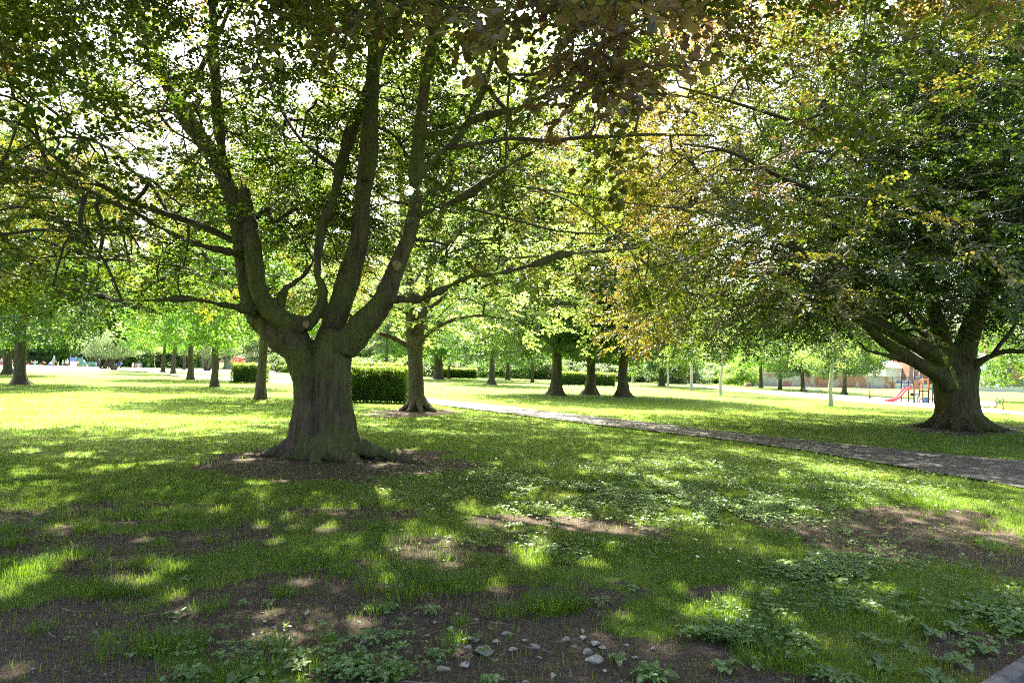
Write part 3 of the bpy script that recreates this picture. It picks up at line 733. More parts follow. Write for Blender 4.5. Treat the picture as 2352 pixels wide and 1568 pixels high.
for k in range(85): FL.append((rgf.uniform(0, 2352), 1030 + 420 * rgf.uniform(0, 1) ** 1.5, rgf.uniform(.05, .13)))
nv = 6; C_ = V.reshape(-1, nv, 3).mean(1); keepL = np.ones(len(C_), bool); sdv = np.array(SDIR)
for px, py, r in FL:
    g0 = np.array(G(px, py) - B1)
    r *= .66
    for k in range(3 if r > .1 else 1):
        g = g0 + np.array([rgf.normal(0, .7 * r), rgf.normal(0, .9 * r), 0]) * (k > 0); w = C_ - g; tt = w @ sdv; dd = np.linalg.norm(w - tt[:, None] * sdv, axis=1)
        keepL &= ~(dd < r * (1 if k == 0 else .7) + .02)
new = np.cumsum(keepL) - 1; Fl = F.reshape(-1, 4); leaf_of = Fl[:, 0] // nv; sel = keepL[leaf_of]
F = (Fl[sel] % nv) + (new[leaf_of[sel]] * nv)[:, None]; V = V.reshape(-1, nv, 3)[keepL].reshape(-1, 3); T = T.reshape(-1, nv)[keepL].ravel()
crown1 = mesh_np('crown', V, F, {'tint': T}); crown1.materials.append(M['leaf_beech'])
thin = [(T1L[k][0], T1L[k][1]) for k in T1L if k not in THICK1]
V1, F1 = tubes_np(thin, 8)
V2, F2 = tubes_np(br, 5, .003)
V3, F3 = tubes_np(tw, 3, .0016)
bme = mesh_np('branches', np.concatenate([V1, V2, V3]), np.concatenate([F1, F2 + len(V1), F3 + len(V1) + len(V2)]), smooth=True); bme.materials.append(M['twig'])
print('T1 leaves', len(F) // 2, 'branches', len(br))
beech = tree_object('beech_tree', 'great spreading beech with a thick mossy forked trunk and roots in bare earth', 'tree', B1, 0, trunk1, bme, crown1)
def scar(parent, px, py, D, r):
    c = P(px, py, D) - B1; d = (Vector((0, 0, CAM_H)) - (c + B1)).normalized()
    mb = MB(); q = d.to_track_quat('Z', 'Y').to_matrix(); rr = r / ppm(D)
    n = 18; prof = [(1.18, -.06), (1.15, .0), (1.02, .022), (.94, .016), (.5, .02)]
    v, f = [], []
    for s, z in prof:
        for k in range(n):
            th = 2 * math.pi * k / n; w = 1 + .1 * math.sin(3 * th) + .06 * math.sin(5 * th + 1); v.append(c + q @ Vector((math.cos(th) * rr * s * w, math.sin(th) * rr * s * w * 1.15, z)))
    for i in range(len(prof) - 1):
        for k in range(n): f.append((i * n + k, i * n + (k + 1) % n, (i + 1) * n + (k + 1) % n, (i + 1) * n + k))
    f.append(tuple((len(prof) - 1) * n + k for k in range(n))); mb.add(v, f)
    return mb.build('pruning_scar', M['cut_wood'], parent, smooth=False)
tr1 = [o for o in COL.objects if o.parent == beech and o.name.startswith('trunk')][0]
scar(tr1, 703, 745, D1 - .46, 6.5); scar(tr1, 912, 610, D1 - .62, 9)

# ------------------------------------------------------------------ copper beech on the right
B3 = G(2202, 982); D3 = B3.y
T3L = {}
def t3(key, pts, n=3):
    p, r = limb(pts, D3, B3); p, r = smooth_poly(p, r, n); T3L[key] = (p, r)
t3('c1', [(2203, 996, 0, 72), (2203, 984, 0, 60), (2200, 968, 0, 48), (2198, 945, 0, 40), (2192, 905, 0, 34), (2190, 870, 0, 36), (2184, 840, 0, 36)])
t3('c2', [(2180, 985, .2, 36), (2178, 930, .1, 27), (2172, 880, .1, 26), (2160, 850, 0, 24)])
t3('c3', [(2222, 985, .1, 40), (2216, 930, 0, 30), (2212, 880, 0, 30), (2222, 840, 0, 28)])
t3('a1', [(2186, 840, -.2, 26), (2150, 815, -.4, 22), (2108, 793, -.7, 19), (2067, 771, -1, 17), (2035, 752, -1.4, 16), (1996, 734, -1.8, 14), (1966, 715, -2.2, 12), (1938, 690, -2.6, 10), (1915, 658, -3, 8), (1880, 620, -3.5, 6), (1820, 560, -4, 4.5), (1750, 520, -4.5, 3)])
t3('a2', [(2176, 880, -.3, 24), (2150, 858, -.6, 18), (2110, 835, -1, 15), (2075, 812, -1.4, 14), (2040, 792, -1.8, 13), (2010, 768, -2.3, 11), (1992, 748, -2.6, 9), (1962, 722, -3, 7)])
t3('a3', [(2110, 838, -1, 6), (2085, 832, -1.2, 6), (2027, 813, -2, 5), (1989, 804, -2.5, 4), (1976, 788, -2.8, 3), (1940, 770, -3.2, 2.5)])
t3('b', [(2174, 825, .3, 14), (2150, 800, .5, 10), (2125, 772, .6, 8), (2102, 747, .8, 7), (2060, 690, 1.4, 5), (2000, 600, 2, 4)])
t3('c', [(2184, 838, 0, 22), (2172, 800, 0, 19), (2160, 755, 0, 17), (2146, 715, .1, 15), (2132, 640, .3, 13), (2112, 500, .6, 11), (2103, 380, .8, 9), (2090, 200, 1, 7), (2070, 20, 1.2, 5)])
t3('d', [(2208, 838, 0, 28), (2218, 795, 0, 24), (2232, 750, .1, 22), (2246, 715, .2, 18), (2250, 600, .3, 15), (2255, 450, .4, 13), (2240, 250, .5, 11), (2230, 50, .5, 9), (2220, -150, .5, 6)])
t3('d2', [(2246, 700, .2, 10), (2265, 752, 0, 2)][:1] + [(2262, 690, -.2, 9), (2300, 600, -1, 8), (2340, 500, -2, 6), (2400, 400, -3, 4)])
t3('e', [(2222, 855, -.2, 14), (2240, 838, -.4, 9), (2273, 819, -.7, 7), (2310, 807, -1, 6.5), (2352, 806, -1.3, 6), (2420, 800, -2, 4)])
t3('e2', [(2280, 815, -.8, 5), (2298, 790, -.6, 5), (2318, 765, -.4, 4.5), (2331, 745, -.2, 4), (2340, 700, 0, 3)])
t3('g', [(2112, 500, .6, 8), (2050, 420, -.6, 7), (1960, 340, -2, 6), (1850, 290, -3.4, 5), (1700, 240, -5, 3.5), (1560, 200, -6, 2.5)])
t3('h', [(2132, 640, .3, 8), (2060, 540, -.8, 7), (1960, 460, -2.2, 6), (1820, 420, -4, 5), (1680, 350, -5.5, 4), (1560, 330, -7, 2.5)])
t3('i', [(1966, 715, -2.2, 7), (1850, 600, -2.5, 6), (1740, 500, -3, 5), (1640, 440, -3.5, 4), (1560, 330, -4, 3)])
t3('j', [(2240, 250, .5, 8), (2100, 80, -1, 7), (1900, -40, -3, 5), (1700, -120, -5, 4)])
t3('k', [(2255, 450, .4, 8), (2350, 300, 1.5, 7), (2500, 150, 3, 5)])
t3('l', [(2240, 250, .5, 7), (2200, 100, 3, 6), (2150, -50, 6, 4)]); t3('m', [(2220, -150, .5, 6), (2240, -350, .5, 5), (2250, -500, .5, 4)])
tub = [T3L[k] for k in ('c1', 'c2', 'c3', 'a1', 'a2', 'a3', 'b', 'c', 'd', 'e', 'd2')]
for ang in range(0, 360, 30):
    a = math.radians(ang + rr_.uniform(-10, 10)); ln = rr_.uniform(1.15, 1.6); pts, rs = [], []
    for s, z, rf in [(.3, .55, .9), (.45, .28, 1.1), (.62, .10, .9), (.8, .02, .6), (1.1, -.07, .3)]:
        pts.append(Vector((math.cos(a + s * .3) * ln * s, math.sin(a + s * .3) * ln * s, z))); rs.append(.15 * rf)
    tub.append(smooth_poly(pts, rs, 3))
trunk3 = fused_trunk('trunk', tub, .05, M['bark_beech'], 7, .02, 8, .06)
rng = np.random.default_rng(23)
def zb3(x, y):
    R = np.hypot(x, y); nzv = (vnoise(x * .5, y * .5, s=70) - .5) * 1.4
    return np.where(R < 5, 4.6 - .25 * R, 3.35 - .08 * (R - 5)) + nzv
tA = env_targets(8800, rng, -1.0, -.5, 12.2, 7, 14, zb3, 14, .40, fs=(.35, .35, .9), seed=80, rbias=.62)
tB = env_targets(500, rng, -.5, 0, 12, 7, 14, lambda x, y: 14 + 0 * x, 20.5, .3, seed=81)
tC3 = env_targets(2000, rng, 2.0, 0, 7.5, 8, 12, lambda x, y: 4.2 + 0 * x, 14, .36, fs=(.35, .35, .9), seed=85)
tE3 = env_targets(900, rng, -5.5, -.5, 6.5, 6, 6, lambda x, y: 3.1 + 0 * x, 9.5, .34, fs=(.35, .35, .9), seed=87)
tgt = np.concatenate([tA, tB, tC3, tE3])
seeds3 = [([Z3(p) for p in T3L[k][0]], T3L[k][1]) for k in T3L if k not in ('c1', 'c2', 'c3')]
br, dirs = grow(seeds3, list(tgt), (0, 0), rng, seg=.5, twig_r=.009, sag=.08)
dirs[:, 2] -= .35
scl = np.where(tgt[:, 2] > 14, 2.4, np.where(tgt[:, 1] < -3, 1.0, 1.15)) * rng.uniform(.85, 1.2, len(tgt))
Rr = np.hypot(tgt[:, 0], tgt[:, 1])
tint = np.clip(.12 + .50 * np.clip((-tgt[:, 0] - 1.5) / 9, 0, 1) + (tgt[:, 2] - 7) * .03 + (Rr / 12.5 - .6) * .35 + (fbm(tgt[:, 0] * .4, tgt[:, 1] * .4, tgt[:, 2] * .4, 61, 3) - .5) * 1.1, 0, 1)
fl3 = [tmpl_flat(rng, leaf=leaf6, ll=.080, lw=.055, step=.042, droop=.3, til=.45, nt_=5) for _ in range(5)]
V, F, T, tw = assemble(fl3, tgt, dirs, scl, tint, rng, .3)
crown3 = mesh_np('crown', V, F, {'tint': T}); crown3.materials.append(M['leaf_copper'])
V1, F1 = tubes_np([T3L[k] for k in ('g', 'h', 'i', 'j', 'k', 'l', 'm', 'e2')], 7); V2, F2 = tubes_np(br, 4, .005)
b3 = mesh_np('branches', np.concatenate([V1, V2]), np.concatenate([F1, F2 + len(V1)]), smooth=True); b3.materials.append(M['twig'])
print('T3 leaves', len(F))
tree_object('copper_beech_tree', 'huge dark copper beech on the right with fanned limbs beside the playground', 'tree', B3, 0, trunk3, b3, crown3)

# ------------------------------------------------------------------ pale maple right behind the beech
Bm = G(958, 941); Dm = Bm.y
TML = {}
def tm(key, pts, n=3):
    p, r = limb(pts, Dm, Bm); p, r = smooth_poly(p, r, n); TML[key] = (p, r)
tm('c', [(958, 948, 0, 24), (957, 925, 0, 19), (956, 880, 0, 17), (954, 830, 0, 17), (952, 790, 0, 19), (951, 775, 0, 17)])
tm('l', [(946, 785, 0, 12), (942, 741, 0, 11.5), (945, 700, 0, 11), (940, 640, .1, 10), (930, 560, .2, 9), (925, 470, .3, 7), (920, 380, .4, 5), (930, 300, .5, 3)])
tm('r', [(960, 782, .1, 12), (966, 745, .1, 11.5), (974, 705, .2, 11), (984, 665, .2, 10), (990, 600, .2, 9), (1000, 520, .2, 7), (1030, 430, .2, 5), (1050, 340, .2, 3)])
tm('a', [(942, 800, 0, 6), (928, 789, -.1, 6), (898, 773, -.4, 5.5), (867, 763, -.8, 5), (830, 740, -1.2, 4), (790, 715, -1.6, 3)])
tm('b', [(944, 730, 0, 6), (928, 712, -.2, 6), (903, 708, -.5, 5), (870, 690, -.9, 4), (820, 660, -1.4, 3)])
tm('d', [(954, 795, -.1, 6), (972, 778, -.3, 6), (988, 762, -.5, 5.5), (1028, 739, -1, 5), (1089, 725, -1.6, 4), (1150, 730, -2.2, 3), (1220, 745, -2.8, 2)])
tm('e', [(974, 715, .1, 5), (1010, 690, 0, 5), (1070, 640, -.4, 4), (1140, 600, -.8, 3), (1220, 590, -1.2, 2)])
tm('f', [(990, 600, .2, 5), (1050, 540, -.2, 5), (1130, 480, -.8, 4), (1220, 440, -1.4, 2.5)])
tm('g', [(1000, 520, .2, 5), (1080, 440, .6, 4), (1160, 380, 1, 3)]); tm('h', [(940, 640, .1, 5), (880, 560, .6, 4), (820, 480, 1.2, 3)])
tm('i', [(958, 700, .3, 5), (950, 650, 1.5, 5), (1000, 580, 3, 4)])
tub = [TML[k] for k in TML]
for ang in range(10, 370, 40):
    a = math.radians(ang); ln = rr_.uniform(.6, .95); pts, rs = [], []
    for s, z, rf in [(.2, .5, 1), (.4, .25, 1.05), (.65, .08, .8), (1.0, -.05, .3)]:
        pts.append(Vector((math.cos(a) * ln * s, math.sin(a) * ln * s, z))); rs.append(.12 * rf)
    tub.append(smooth_poly(pts, rs, 3))
trm = fused_trunk('trunk', tub, .035, M['bark_lime'], 3, .02, 18, .04)
rng = np.random.default_rng(29)
tgt = env_targets(1150, rng, 1.0, 0, 6.2, 6.5, 8.5, lambda x, y: 3.0 + (vnoise(x * .6, y * .6, s=75) - .5) * 1.0 + .35 * np.clip(2.5 - np.hypot(x, y), 0, 3), 14, .40, fs=(.5, .5, 1.3), seed=90, rbias=.5)
br, dirs = grow([([Z3(p) for p in TML[k][0]], TML[k][1]) for k in TML if k != 'c'], list(tgt), (0, 0), rng, seg=.5, twig_r=.008, sag=.06)
flm = [tmpl_flat(rng, leaf=leaf4, ll=.13, lw=.11, L=.85, step=.07, droop=.25, til=.45, nt_=5) for _ in range(5)]
V, F, T, tw = assemble(flm, tgt, dirs, rng.uniform(.9, 1.25, len(tgt)), rng.uniform(.2, .9, len(tgt)), rng, .3)
cm = mesh_np('crown', V, F, {'tint': T}); cm.materials.append(M['leaf_pale'])
V2, F2 = tubes_np(br, 4, .005); bm_ = mesh_np('branches', V2, F2, smooth=True); bm_.materials.append(M['twig'])
tree_object('maple_tree', 'pale leaved maple with a forked trunk standing just behind the great beech', 'tree', Bm, 0, trm, bm_, cm)
print('maple leaves', len(F))

# ------------------------------------------------------------------ prototypes for the other trees
def proto(seed, h, R, zbv, r0, fork, nt, leafm, barkm, tmp, tscale, lean=0, nl=7, thr=.40, flare=1.7, zc=.5, spread=.8, tint_hi=.9, stems=1, bigR=None, twr=.010):
    rg = np.random.default_rng(seed); seeds = []; tubes = []
    for s_ in range(stems):
        a0 = rg.uniform(0, 6.28) if stems == 1 else 6.283 * s_ / stems + rg.uniform(-.3, .3); ox = 0 if stems == 1 else .25
        sp = 0 if stems == 1 else spread
        base = Vector((math.cos(a0) * ox * .5, math.sin(a0) * ox * .5, -.05)); n = 9; pts, rs = [], []
        for i in range(n):
            t = i / (n - 1); z = h * .86 * t
            off = sp * h * .33 * (t ** .8) + rg.normal(0, .02)
            x = base.x + math.cos(a0) * off + lean * z + rg.normal(0, .03); y = base.y + math.sin(a0) * off + rg.normal(0, .03)
            pts.append(Vector((x, y, z - .05))); rs.append(0)
        p0_, p1_ = pts[0], pts[1]; pts[1:1] = [p0_.lerp(p1_, q_) for q_ in (.05, .11, .2, .35, .6)]
        rs = [max(.02, r0 * (1 - .86 * (p.z + .05) / (h * .86)) * (1 + (flare - 1) * math.exp(-(p.z + .05) / .21)) / (1 if stems == 1 else 1.5)) for p in pts]
        seeds.append((pts, rs)); tubes.append(smooth_poly(pts, rs, 2))
    for k in range(nl):
        st = seeds[k % len(seeds)][0]; z0 = fork + (h * .6 - fork) * k / nl; z0 = max(z0, fork * .9)
        pz = [p for p in st if p.z >= z0][0] if any(p.z >= z0 for p in st) else st[-1]
        a = 2.4 * k + rg.uniform(-.3, .3); L = R * rg.uniform(.5, .8); rise = L * rg.uniform(.3, .9)
        pts = [pz + Vector((math.cos(a), math.sin(a), 0)) * L * t + Vector((0, 0, rise * t ** .8)) + Vector(rg.normal(0, .08, 3)) * (t > 0) for t in (0, .2, .45, .7, 1)]
        rb = r0 * (.45 - .2 * k / nl); rs = [rb, rb * .85, rb * .6, rb * .4, rb * .22]
        seeds.append((pts, rs)); tubes.append((pts, rs))
    V, F = tubes_np(tubes, 12)
    nzv = (fbm(V[:, 0] * 5, V[:, 1] * 5, V[:, 2] * 1.2, s=seed, o=3) - .5) * r0 * .45
    ctr = np.array([0, 0]); rad = np.hypot(V[:, 0] - 0, V[:, 1] - 0)[:, None] + 1e-3
    lob = .16 * r0 * np.sin(np.arctan2(V[:, 1], V[:, 0]) * 5 + seed) * np.clip(1.2 - V[:, 2], 0, 1) ** 2 * flare * 1.2
    if stems == 1: V[:, :2] += V[:, :2] / rad * ((nzv + lob) * (V[:, 2] < fork))[:, None]
    tme = mesh_np('trunk', V, F, smooth=True); tme.materials.append(barkm)
    tg = env_targets(nt, rg, lean * h * .5, 0, R, h * zc, h * .62, lambda x, y: zbv + (vnoise(x * .5, y * .5, s=seed + 3) - .5) * zbv * .45 + 0 * x, h, thr, fs=(.45 * 5 / R, .45 * 5 / R, .9 * 5 / R), seed=seed + 7, rbias=.42)
    b, d = grow([([Z3(p) for p in ps], rs) for ps, rs in seeds], list(tg), (0, 0), rg, seg=R * .12, twig_r=twr, sag=.06, k=6)
    d[:, 2] -= .25
    Rr = np.hypot(tg[:, 0], tg[:, 1]) / R
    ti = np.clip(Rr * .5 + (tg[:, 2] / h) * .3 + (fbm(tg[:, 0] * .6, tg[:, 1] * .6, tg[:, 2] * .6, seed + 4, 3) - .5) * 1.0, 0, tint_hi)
    V, F, T, tw = assemble(tmp, tg, d, tscale * rg.uniform(.8, 1.25, len(tg)), ti, rg, .35)
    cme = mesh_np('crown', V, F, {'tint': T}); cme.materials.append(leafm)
    V2, F2 = tubes_np(b, 3, .006); bme = mesh_np('branches', V2, F2, smooth=True)
    bme.polygons.foreach_set('material_index', np.ones(len(F2), np.int32))
    q = bmesh.new(); q.from_mesh(tme); q.from_mesh(bme); q.to_mesh(tme); q.free(); tme.materials.append(M['twig']); bpy.data.meshes.remove(bme)
    print('proto', seed, len(F)); return tme, None, cme
rg = np.random.default_rng(5)
cl_small = [tmpl_clump(rg, .55, 46, .15, .11, droop=.5) for _ in range(4)]
cl_fine = [tmpl_clump(rg, .5, 55, .09, .06, droop=.8) for _ in range(4)]
cl_big = [tmpl_clump(rg, 1.0, 50, .34, .24, droop=.5) for _ in range(4)]
cl_need = [tmpl_clump(rg, .5, 80, .16, .022, droop=-.2) for _ in range(4)]
M['bark_birch'] = barkmat('bark_birch', (.62, .60, .55), (.36, .32, .27), (.30, .26, .20), .25, 3, .3, lichen=(.08, .06, .05), stretch=3.5, lich=.03)
PR = {}
PR['lime'] = proto(101, 11.5, 4.6, 2.7, .235, 2.6, 700, M['leaf_lime'], M['bark_lime'], cl_small, 1.0, flare=1.35)
PR['lime2'] = proto(102, 12.5, 4.9, 3.0, .235, 2.8, 700, M['leaf_lime'], M['bark_lime'], cl_small, 1.0, flare=1.35)
PR['chestnut'] = proto(103, 16, 6.2, 2.7, .36, 3.4, 1150, M['leaf_dark'], M['bark_lime'], cl_small, 1.15, flare=2.3)
PR['chestnut2'] = proto(104, 17, 6.4, 3.0, .38, 3.6, 1150, M['leaf_dark'], M['bark_lime'], cl_small, 1.15, flare=2.2)
PR['big'] = proto(105, 20, 7.5, 3.0, .5, 4, 520, M['leaf_lime'], M['bark_dark'], cl_big, 1.0)
PR['bigdark'] = proto(106, 21, 8.0, 2.4, .5, 4, 560, M['leaf_dark'], M['bark_dark'], cl_big, 1.0)
PR['bigsilver'] = proto(107, 19, 7.0, 2.6, .45, 4, 520, M['leaf_silver'], M['bark_dark'], cl_big, .95)
PR['birch'] = proto(108, 12, 3.6, 3.2, .15, 3.2, 420, M['leaf_pale'], M['bark_birch'], cl_fine, 1.2, thr=.45, flare=1.4, twr=.006)
PR['yew'] = proto(109, 5.5, 3.4, 2.2, .15, 1.0, 330, M['leaf_silver'], M['bark_dark'], cl_fine, 1.7, stems=5, spread=1.2, nl=5, zc=.6)
PR['pine'] = proto(110, 17, 5.2, 3.6, .23, 3.0, 520, M['needle'], M['bark_pine'], cl_need, 1.6, thr=.45, flare=1.3)
PR['skirt'] = proto(113, 11, 5.2, 1.35, .24, 1.6, 1000, M['leaf_lime'], M['bark_lime'], cl_small, 1.0)
PR['bush'] = proto(111, 3.0, 2.6, .15, .06, .2, 330, M['leaf_lime'], M['bark_dark'], cl_small, .9, nl=3, zc=.4, stems=3)
PR['sapling'] = proto(112, 4.6, 1.3, 2.4, .03, 1.8, 90, M['leaf_pale'], M['bark_birch'], cl_fine, .7, nl=3)
def place(kind, name, label, px, py, group=None, s=1.0, rz=None, cat='tree', D=None, cn='crown'):
    b_ = G(px, py) if D is None else Vector(((P(px, 850, D)).x, D, 0))
    b_.z = -.02
    t, br_, c = PR[kind]
    return tree_object(name, label, cat, b_, random.uniform(0, 6.28) if rz is None else rz, t, br_, c, group, s, cn)
# ------------------------------------------------------------------ the other trees, one by one
v2 = lambda x: x * .57422
LG = 'lime trees standing in a row on the left lawn'
place('lime', 'lime_tree', 'nearest lime of the left row, a plain dark trunk right beside the great beech', v2(1042), v2(1593), LG, .95, .4)
place('lime2', 'lime_tree', 'lime with a trunk blotched by pale lichen just left of the low square hedge', v2(858), v2(1545), LG, 1.0, 2)
place('lime', 'lime_tree', 'stout lime in the middle of the left row, a broad dark trunk on the lawn', v2(759), v2(1517), LG, 1.12, 4)
place('lime2', 'lime_tree', 'second farthest lime of the left row with a dark straight trunk', v2(692), v2(1495), LG, 1.15, 5)
place('lime', 'lime_tree', 'farthest and smallest trunk of the left lime row, beside the paving', v2(653), v2(1486), LG, 1.1, 1)
place('chestnut', 'chestnut_tree', 'dark broad crowned tree at the far left edge with a stout flared trunk', 44, 882, None, .9, 1.2)
place('pine', 'pine_tree', 'silvery pine behind the dark tree at the left edge', v2(-60), v2(1500), None, .8, 1)
place('chestnut2', 'chestnut_tree', 'dark tree half hidden behind the leftmost trunk', v2(30), v2(1497), None, .9, 3)
place('chestnut', 'chestnut_tree', 'dark crowned tree with a thin trunk behind the playing toddlers on the left', v2(153), v2(1456), None, 1.1, 3.6)
place('yew', 'yew_tree', 'many stemmed spreading yew beside the green bench on the left', v2(411), v2(1474), None, 1.3, 3)
place('yew', 'yew_tree', 'leaning yew with splayed stems at the edge of the left paving', v2(455), v2(1479), None, 1.05, 1)
place('bigdark', 'tree', 'dark double trunk behind the grey planters on the left', v2(546), v2(1467), None, .55, 1)
place('sapling', 'young_tree', 'slim young tree with upswept twigs between the two grey planters', v2(618), v2(1479), None, 1.1, 1)
place('yew', 'yew_tree', 'upswept many stemmed tree in front of the pale gateway wall', v2(829), v2(1482), None, 1.5, 2)
place('lime2', 'tree', 'thin trunked tree in front of the pale gateway wall, left of the many stemmed one', v2(737), v2(1477), None, 1.1, 2)
place('pine', 'pine_tree', 'tall straight pine with a reddish trunk behind the long near hedge', 886, 868, None, 1.0, 2.5)
place('big', 'tree', 'tree with a very broad flared base left of the far dark hedge', v2(1752), v2(1515), None, 1.25, 2.5)
place('lime', 'tree', 'thin trunk standing in front of the far dark hedge', v2(1796), v2(1513), None, .9, 1)
place('chestnut', 'tree', 'medium tree with a leaning trunk on the lawn between maple and the three big trees', v2(1967), v2(1537), None, .85, 5)
place('chestnut2', 'tree', 'thin dark trunk on the lawn in front of the shrubbery, left of the staked sapling', v2(2031), v2(1518), None, .8, 2)
place('lime2', 'tree', 'pale brown trunk on the lawn just left of the staked sapling', v2(2130), v2(1528), None, .95, 2)
CG = 'three big trees with flared bases in the middle of the park'
place('chestnut', 'chestnut_tree', 'leftmost of the three big trees with flared bases, its trunk tall and bare', v2(2222), v2(1579), CG, 1.0, 2.2)
place('chestnut2', 'chestnut_tree', 'middle of the three big trees, standing before the pale clipped hedge', v2(2359), v2(1577), CG, .95, 4.2)
place('chestnut2', 'chestnut_tree', 'rightmost of the three big trees with ivy sprigs at its flared foot', v2(2493), v2(1587), CG, .92, 1.2)
place('birch', 'tree', 'slender pale trunk far behind the rightmost of the three big trees', v2(2528), v2(1531), None, 1.0, 1)
place('bigdark', 'tree', 'massive dark tree forking low beside the leftmost white birch', v2(2646), v2(1543), None, .75, 1)
BG = 'white barked birches on the right lawn'
place('birch', 'birch_tree', 'slim white birch right against the massive low forking tree', v2(2671), v2(1550), BG, .9, 2)
place('birch', 'birch_tree', 'leaning white birch in front of the brick shelter with green doors', v2(2763), v2(1558), BG, 1.1, 0, )
place('birch', 'birch_tree', 'upright white birch forking into pale limbs in front of the round green bush', v2(2885), v2(1577), BG, .95, 4)
place('birch', 'birch_tree', 'nearest and largest white birch, between the green bench and the playground', v2(3322), v2(1622), BG, .88, 5)
RG_ = 'park trees in front of the old brick wall'
place('lime', 'tree', 'leftmost dark trunk in front of the old brick wall beside the round bush', v2(3043), v2(1550), RG_, 1.1, 3)
place('lime2', 'tree', 'second dark trunk from the left along the old brick wall with a flared foot', v2(3120), v2(1557), RG_, 1.05, 1)
place('chestnut', 'tree', 'slightly leaning dark trunk right behind the green park bench', v2(3210), v2(1564), RG_, .65, 1)
place('chestnut2', 'tree', 'dark green tree with low hanging leaves in front of the patched brick wall', v2(3377), v2(1577), RG_, .66, 3)
place('yew', 'yew_tree', 'dark many stemmed yew in front of the brick shelter', v2(2708), v2(1534), None, 1.25, 2)
place('bush', 'bush', 'big round glossy green bush left of the old brick wall', v2(2961), v2(1542), None, (1.1, 1.1, 1.1), 1, 'bush', cn='foliage')
place('skirt', 'tree', 'light green tree beyond the copper beech, drooping over the railings at the right edge', 2400, 925, None, 1.15, 3)
# beyond the park: tall trees and shrubs along the far edge
FG = 'tall trees along the far edge of the park'
rf = random.Random(42)
lab = {'big': 'tall bright green tree in the far belt behind the lawns', 'bigdark': 'tall dark green tree in the far belt behind the lawns', 'bigsilver': 'tall silvery green tree in the far belt behind the lawns'}
for row, (Dm_, step, s0) in enumerate([(152, 105, 1.1), (185, 95, 1.3)]):
    px = -260 - row * 40
    while px < 2700:
        if not (1990 < px < 2450 and row == 0):
            k = rf.choice(['big', 'bigdark', 'bigsilver', 'bigsilver'])
            place(k, 'far_tree', lab[k], px, 0, FG, s0 * rf.uniform(.8, 1.15) * (.8 if px > 1950 else 1), None, 'tree', D=(Dm_ + rf.uniform(-8, 12)) if px < 1950 else 215 + rf.uniform(-8, 20))
        px += step * rf.uniform(.75, 1.2)
SG = 'shrubs of the far shrubbery'
PR['shrubdark'] = PR['bush'][:2] + (PR['bush'][2].copy(),); PR['shrubdark'][2].materials.clear(); PR['shrubdark'][2].materials.append(M['leaf_dark'])
PR['shrubsilver'] = PR['bush'][:2] + (PR['bush'][2].copy(),); PR['shrubsilver'][2].materials.clear(); PR['shrubsilver'][2].materials.append(M['leaf_silver'])
labs = {'bush': 'bright green shrub in the belt behind the lawns', 'shrubdark': 'dark green shrub in the belt behind the lawns', 'shrubsilver': 'silvery shrub in the belt behind the lawns'}
px = -200
while px < 1730:
    if not (395 < px < 585):
        k = rf.choice(['shrubdark', 'shrubdark', 'bush', 'shrubsilver'])
        if 1180 < px < 1450: k = 'shrubdark'
        place(k, 'shrub', labs[k], px, 0, SG, (rf.uniform(1.2, 2), rf.uniform(1, 1.4), rf.uniform(.8, 1.3)), None, 'shrub', D=rf.uniform(138, 148) if px < 620 else rf.uniform(116, 130), cn='foliage')
    px += rf.uniform(30, 50)

